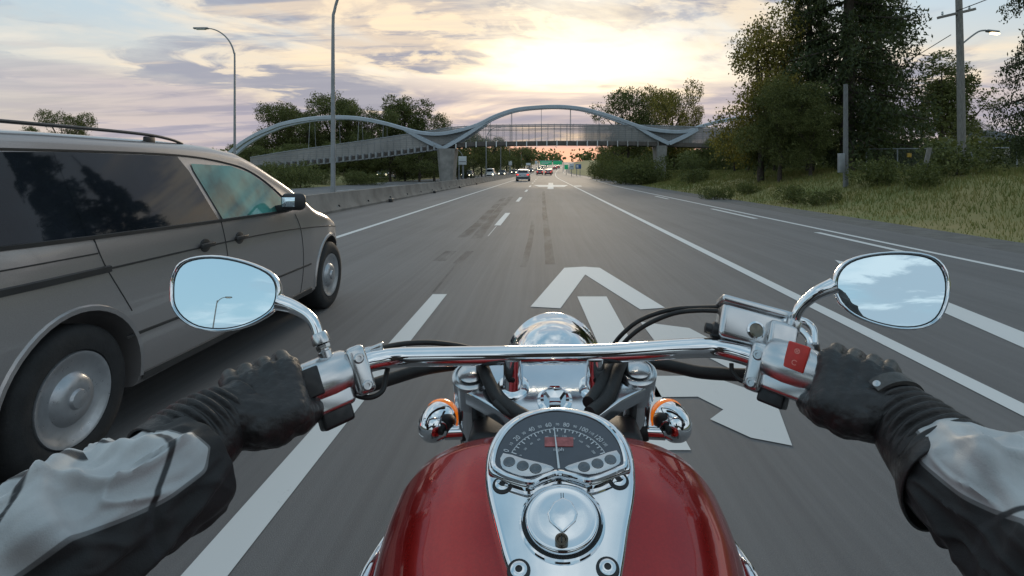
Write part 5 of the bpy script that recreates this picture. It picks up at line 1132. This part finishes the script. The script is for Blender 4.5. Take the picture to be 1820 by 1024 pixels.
# jacket fabric with grey and black panels chosen by a smooth vertex attribute
def fabric():
    m_ = bpy.data.materials.new('jacket_fabric'); m_.use_nodes = True; nt_ = m_.node_tree; b = nt_.nodes['Principled BSDF']; q = N(nt_)
    at = q.new('ShaderNodeAttribute', attribute_name='panel').outputs['Fac']; at2 = q.new('ShaderNodeAttribute', attribute_name='seam').outputs['Fac']; co = q.new('ShaderNodeTexCoord').outputs['Object']
    f = q.rng(at, .49, .51); var = q.rng(q.noise(co, 18, 5, .6), .3, .7)
    c = q.mix(f, q.mix(var, (.014, .014, .015), (.022, .021, .021)), q.mix(var, (.44, .45, .455), (.56, .565, .56)))
    c = q.mix(q.rng(q.m('ABSOLUTE', q.m('SUBTRACT', at, .5)), .018, .010), c, (.16, .16, .16))
    c = q.mix(q.rng(at2, .0040, .0016), c, (.025, .025, .027))
    q.put(b.inputs['Base Color'], c); q.put(b.inputs['Roughness'], q.mix(f, .75, .48)); b.inputs['Sheen Weight'].default_value = .08
    bn = q.new('ShaderNodeBump'); bn.inputs['Distance'].default_value = .0008
    wv = q.m('ADD', q.m('MULTIPLY', q.noise(co, 900, 2, .5), .35), q.m('MULTIPLY', q.noise(q.vm('MULTIPLY', co, (1, .45, 1)), 55, 4, .55), 1.6)); q.put(bn.inputs['Height'], wv); nt_.links.new(bn.outputs[0], b.inputs['Normal'])
    return m_
fab = fabric()
def sleeve(s):
    wr, el, sh = WR_[s], ELB[s], SH[s]; fa = unit(el-wr)
    st_ = (P(342, 830, .56), P(258, 886, .515), P(85, 990, .455)) if s < 0 else (P(1662, 822, .56), P(1738, 880, .515), P(1885, 990, .455))
    path = [*st_, el+V((s*.020, -.02, -.004)), el.lerp(sh, .35)+V((s*.03, 0, -.015)), el.lerp(sh, .7)+V((s*.02, 0, 0)), sh, V((X0+s*.10, -.20, 1.37))]
    rad = [.055, .0565, .062, .064, .066, .072, .082, .07] if s < 0 else [.047, .059, .066, .066, .066, .072, .082, .07]
    pp, rr = spline(path, rad, 42); NU = 170; v = []; pan = []; sea = []; L = len(pp); ref = V((s*.42, -.30, .85)); lens = [0]
    for i in range(1, L): lens.append(lens[-1]+(pp[i]-pp[i-1]).length)
    for i, p in enumerate(pp):
        t = (pp[min(i+1, L-1)]-pp[max(i-1, 0)]).normalized(); o_ = unit(ref-t*ref.dot(t)); sdv = t.cross(o_); l_ = lens[i]
        for j in range(NU):
            an = 2*math.pi*j/NU-math.pi; an_s = an*s      # an_s > 0: towards the rider's inner side
            up_ = .5+.5*math.cos(an)
            fold = 0
            for (l0, sl_, wd_, am, c0, cw) in FOLDS:
                dd = l_-(l0+sl_*math.sin(an+c0)+.008*math.sin(3*an+l0*40)); fold += 1.25*am*math.exp(-(dd/wd_)**2)*math.exp(-((((an-c0+math.pi) % (2*math.pi))-math.pi)/cw)**2)
            d_ = V((math.cos(an), math.sin(an), 0)); nz = mnoise.fractal(V((d_.x*1.3, d_.y*1.3, l_*11+s*3)), 1, 2, 3)
            nz2 = mnoise.noise(V((d_.x*3.5+l_*9, d_.y*3.5, l_*24+s)))
            rq = mnoise.noise(V((d_.x*1.3+l_*7, d_.y*1.3-l_*5, l_*8+s*7))); rid = math.exp(-(rq/.15)**2); rq2 = mnoise.noise(V((d_.x*2.6-l_*12, d_.y*2.6+l_*9, l_*17+s*3+5))); rid2 = math.exp(-(rq2/.13)**2)
            r_ = rr[i]+1.35*fold*sm(-.01, .04, l_)+.005*nz+.0018*nz2+(.0095*(rid-.4)+.0042*(rid2-.4)+.0016*mnoise.noise(V((d_.x*6, d_.y*6, l_*60+s))))*sm(0, .05, l_)
            if i < 4: r_ -= .004*(1-i/4)
            v.append(p+(o_*math.cos(an)+sdv*math.sin(an))*r_)
            # panel: grey over the outer top, black below; boundary wanders along the sleeve
            lim = 1.38+.12*math.sin(l_*17+1)-.35*sm(.0, .02, .03-l_)+.08*math.sin(l_*41)
            pv = .5+(lim-abs(an+.10*s))*.45
            pv = min(pv, .5+(.40-l_)*8)
            if s < 0: pv = min(pv, .5+(l_-.022-.006*math.cos(an*2))*14)
            if s < 0:
                e = ((l_-.165)/.055)**2+((an*s+.72)/.20)**2; pv = min(pv, .5+(e-1)*.35) if e < 3 else pv
            q1 = abs(l_-(.075+.030*math.sin(an*1.0+.8*s)+.012*math.sin(an*3))); q2 = abs(l_-(.155-.050*math.cos(an*1.3+.4*s))); q3 = abs(l_-(.225+.035*math.sin(an*1.4-.5*s)))
            q4 = abs(an*s+.15+.9*(l_-.1))*.05 if .075 < l_ < .30 else 1
            sea.append(min(q1, q2, q3, q4)); pan.append(min(max(pv, 0), 1))
    m = MB().add(v, [(i*NU+j, i*NU+(j+1) % NU, (i+1)*NU+(j+1) % NU, (i+1)*NU+j) for i in range(L-1) for j in range(NU)])
    return m, pan, sea
FOLDS = [(.045, .02, .011, .007, .3, 1.3), (.085, -.035, .010, .010, -.4, 1.1), (.120, .045, .010, .009, .9, 1.2), (.155, -.03, .013, .011, 0.1, 1.4), (.20, .04, .012, .012, -.7, 1.2), (.235, -.035, .012, .011, .6, 1.3), (.27, .03, .015, .013, 0, 1.5), (.32, -.04, .018, .012, .2, 1.6), (.40, .03, .02, .010, 0, 2), (.06, .0, .012, -.004, 2.6, 1.2), (.14, .03, .016, .007, 2.8, 1.0), (.22, -.03, .016, .009, -2.6, 1.1)]
# torso of the jacket
m = MB(); allpan = []
capsule(m, (X0, -.30, .88), (X0, -.25, 1.20), .155, .160, 24); capsule(m, (X0-.10, -.22, 1.24), (X0+.10, -.22, 1.24), .130, .130, 20); capsule(m, (X0-.15, -.16, 1.35), (X0+.15, -.16, 1.35), .075, .075, 20); capsule(m, (X0, -.19, 1.36), (X0, -.18, 1.45), .075, .065, 20)
jk = remeshed(m, 'jacket', fab, rd, .011, 4, lambda p, n_: .006*mnoise.fractal(p*9, 1, 2, 3))
a2 = jk.data.attributes.new('seam', 'FLOAT', 'POINT'); a2.data.foreach_set('value', [1.0]*len(jk.data.vertices))
at = jk.data.attributes.new('panel', 'FLOAT', 'POINT'); at.data.foreach_set('value', [0.0]*len(jk.data.vertices))
for s in (-1, 1):
    m, pan, sea = sleeve(s); o = m.build('sleeve', fab, jk, angle=80); a2 = o.data.attributes.new('seam', 'FLOAT', 'POINT'); a2.data.foreach_set('value', sea); at = o.data.attributes.new('panel', 'FLOAT', 'POINT'); at.data.foreach_set('value', pan)
m = MB()   # the body itself, one continuous surface beneath the clothing
capsule(m, (X0, -.30, .85), (X0, -.27, 1.2), .11, .12); capsule(m, (X0-.13, -.22, 1.33), (X0+.13, -.22, 1.33), .05, .05); capsule(m, (X0, -.26, 1.2), (X0, -.20, 1.50), .09, .055); capsule(m, (X0, -.19, 1.56), (X0, -.17, 1.63), .08, .085)
for s, g, a in ((-1, LG, LA), (1, RG, RA)):
    capsule(m, (X0+s*.14, -.22, 1.33), SH[s], .05, .045); capsule(m, SH[s], ELB[s], .042, .034); capsule(m, ELB[s], WR_[s], .034, .023); capsule(m, WR_[s], g-a*0+V((0, -.045, .01)), .022, .018)
    capsule(m, (X0+s*.08, -.30, .86), (X0+s*.22, .10, .70), .075, .055); capsule(m, (X0+s*.22, .10, .70), (X0+s*.21, .36, .38), .05, .035)
remeshed(m, 'body', mat('skin', (.42, .26, .19), .5, vs=20), rd, .009, 3)
m = MB()
for s in (-1, 1):
    capsule(m, (X0+s*.08, -.30, .86), (X0+s*.22, .10, .71), .10, .075, 20); capsule(m, (X0+s*.22, .10, .71), (X0+s*.21, .36, .38), .07, .05, 20)
capsule(m, (X0-.06, -.33, .88), (X0+.06, -.33, .88), .125, .125, 20); remeshed(m, 'trousers', mat('black_denim', (.018, .018, .02), .85, bump=.001, bs=300), rd, .011, 3)
for s in (-1, 1):
    m = MB(); capsule(m, (X0+s*.21, .34, .42), (X0+s*.21, .38, .33), .055, .05); capsule(m, (X0+s*.215, .38, .34), (X0+s*.23, .53, .345), .045, .042); remeshed(m, 'boot', leather, rd, .008, 3)
m = MB(); capsule(m, (X0, -.20, 1.58), (X0, -.185, 1.64), .125, .135, 24); capsule(m, (X0, -.13, 1.55), (X0, -.13, 1.56), .09, .09, 20); he = remeshed(m, 'helmet', mat('black_gloss', (.015, .015, .016), .15, coat=1), rd, .009, 3)
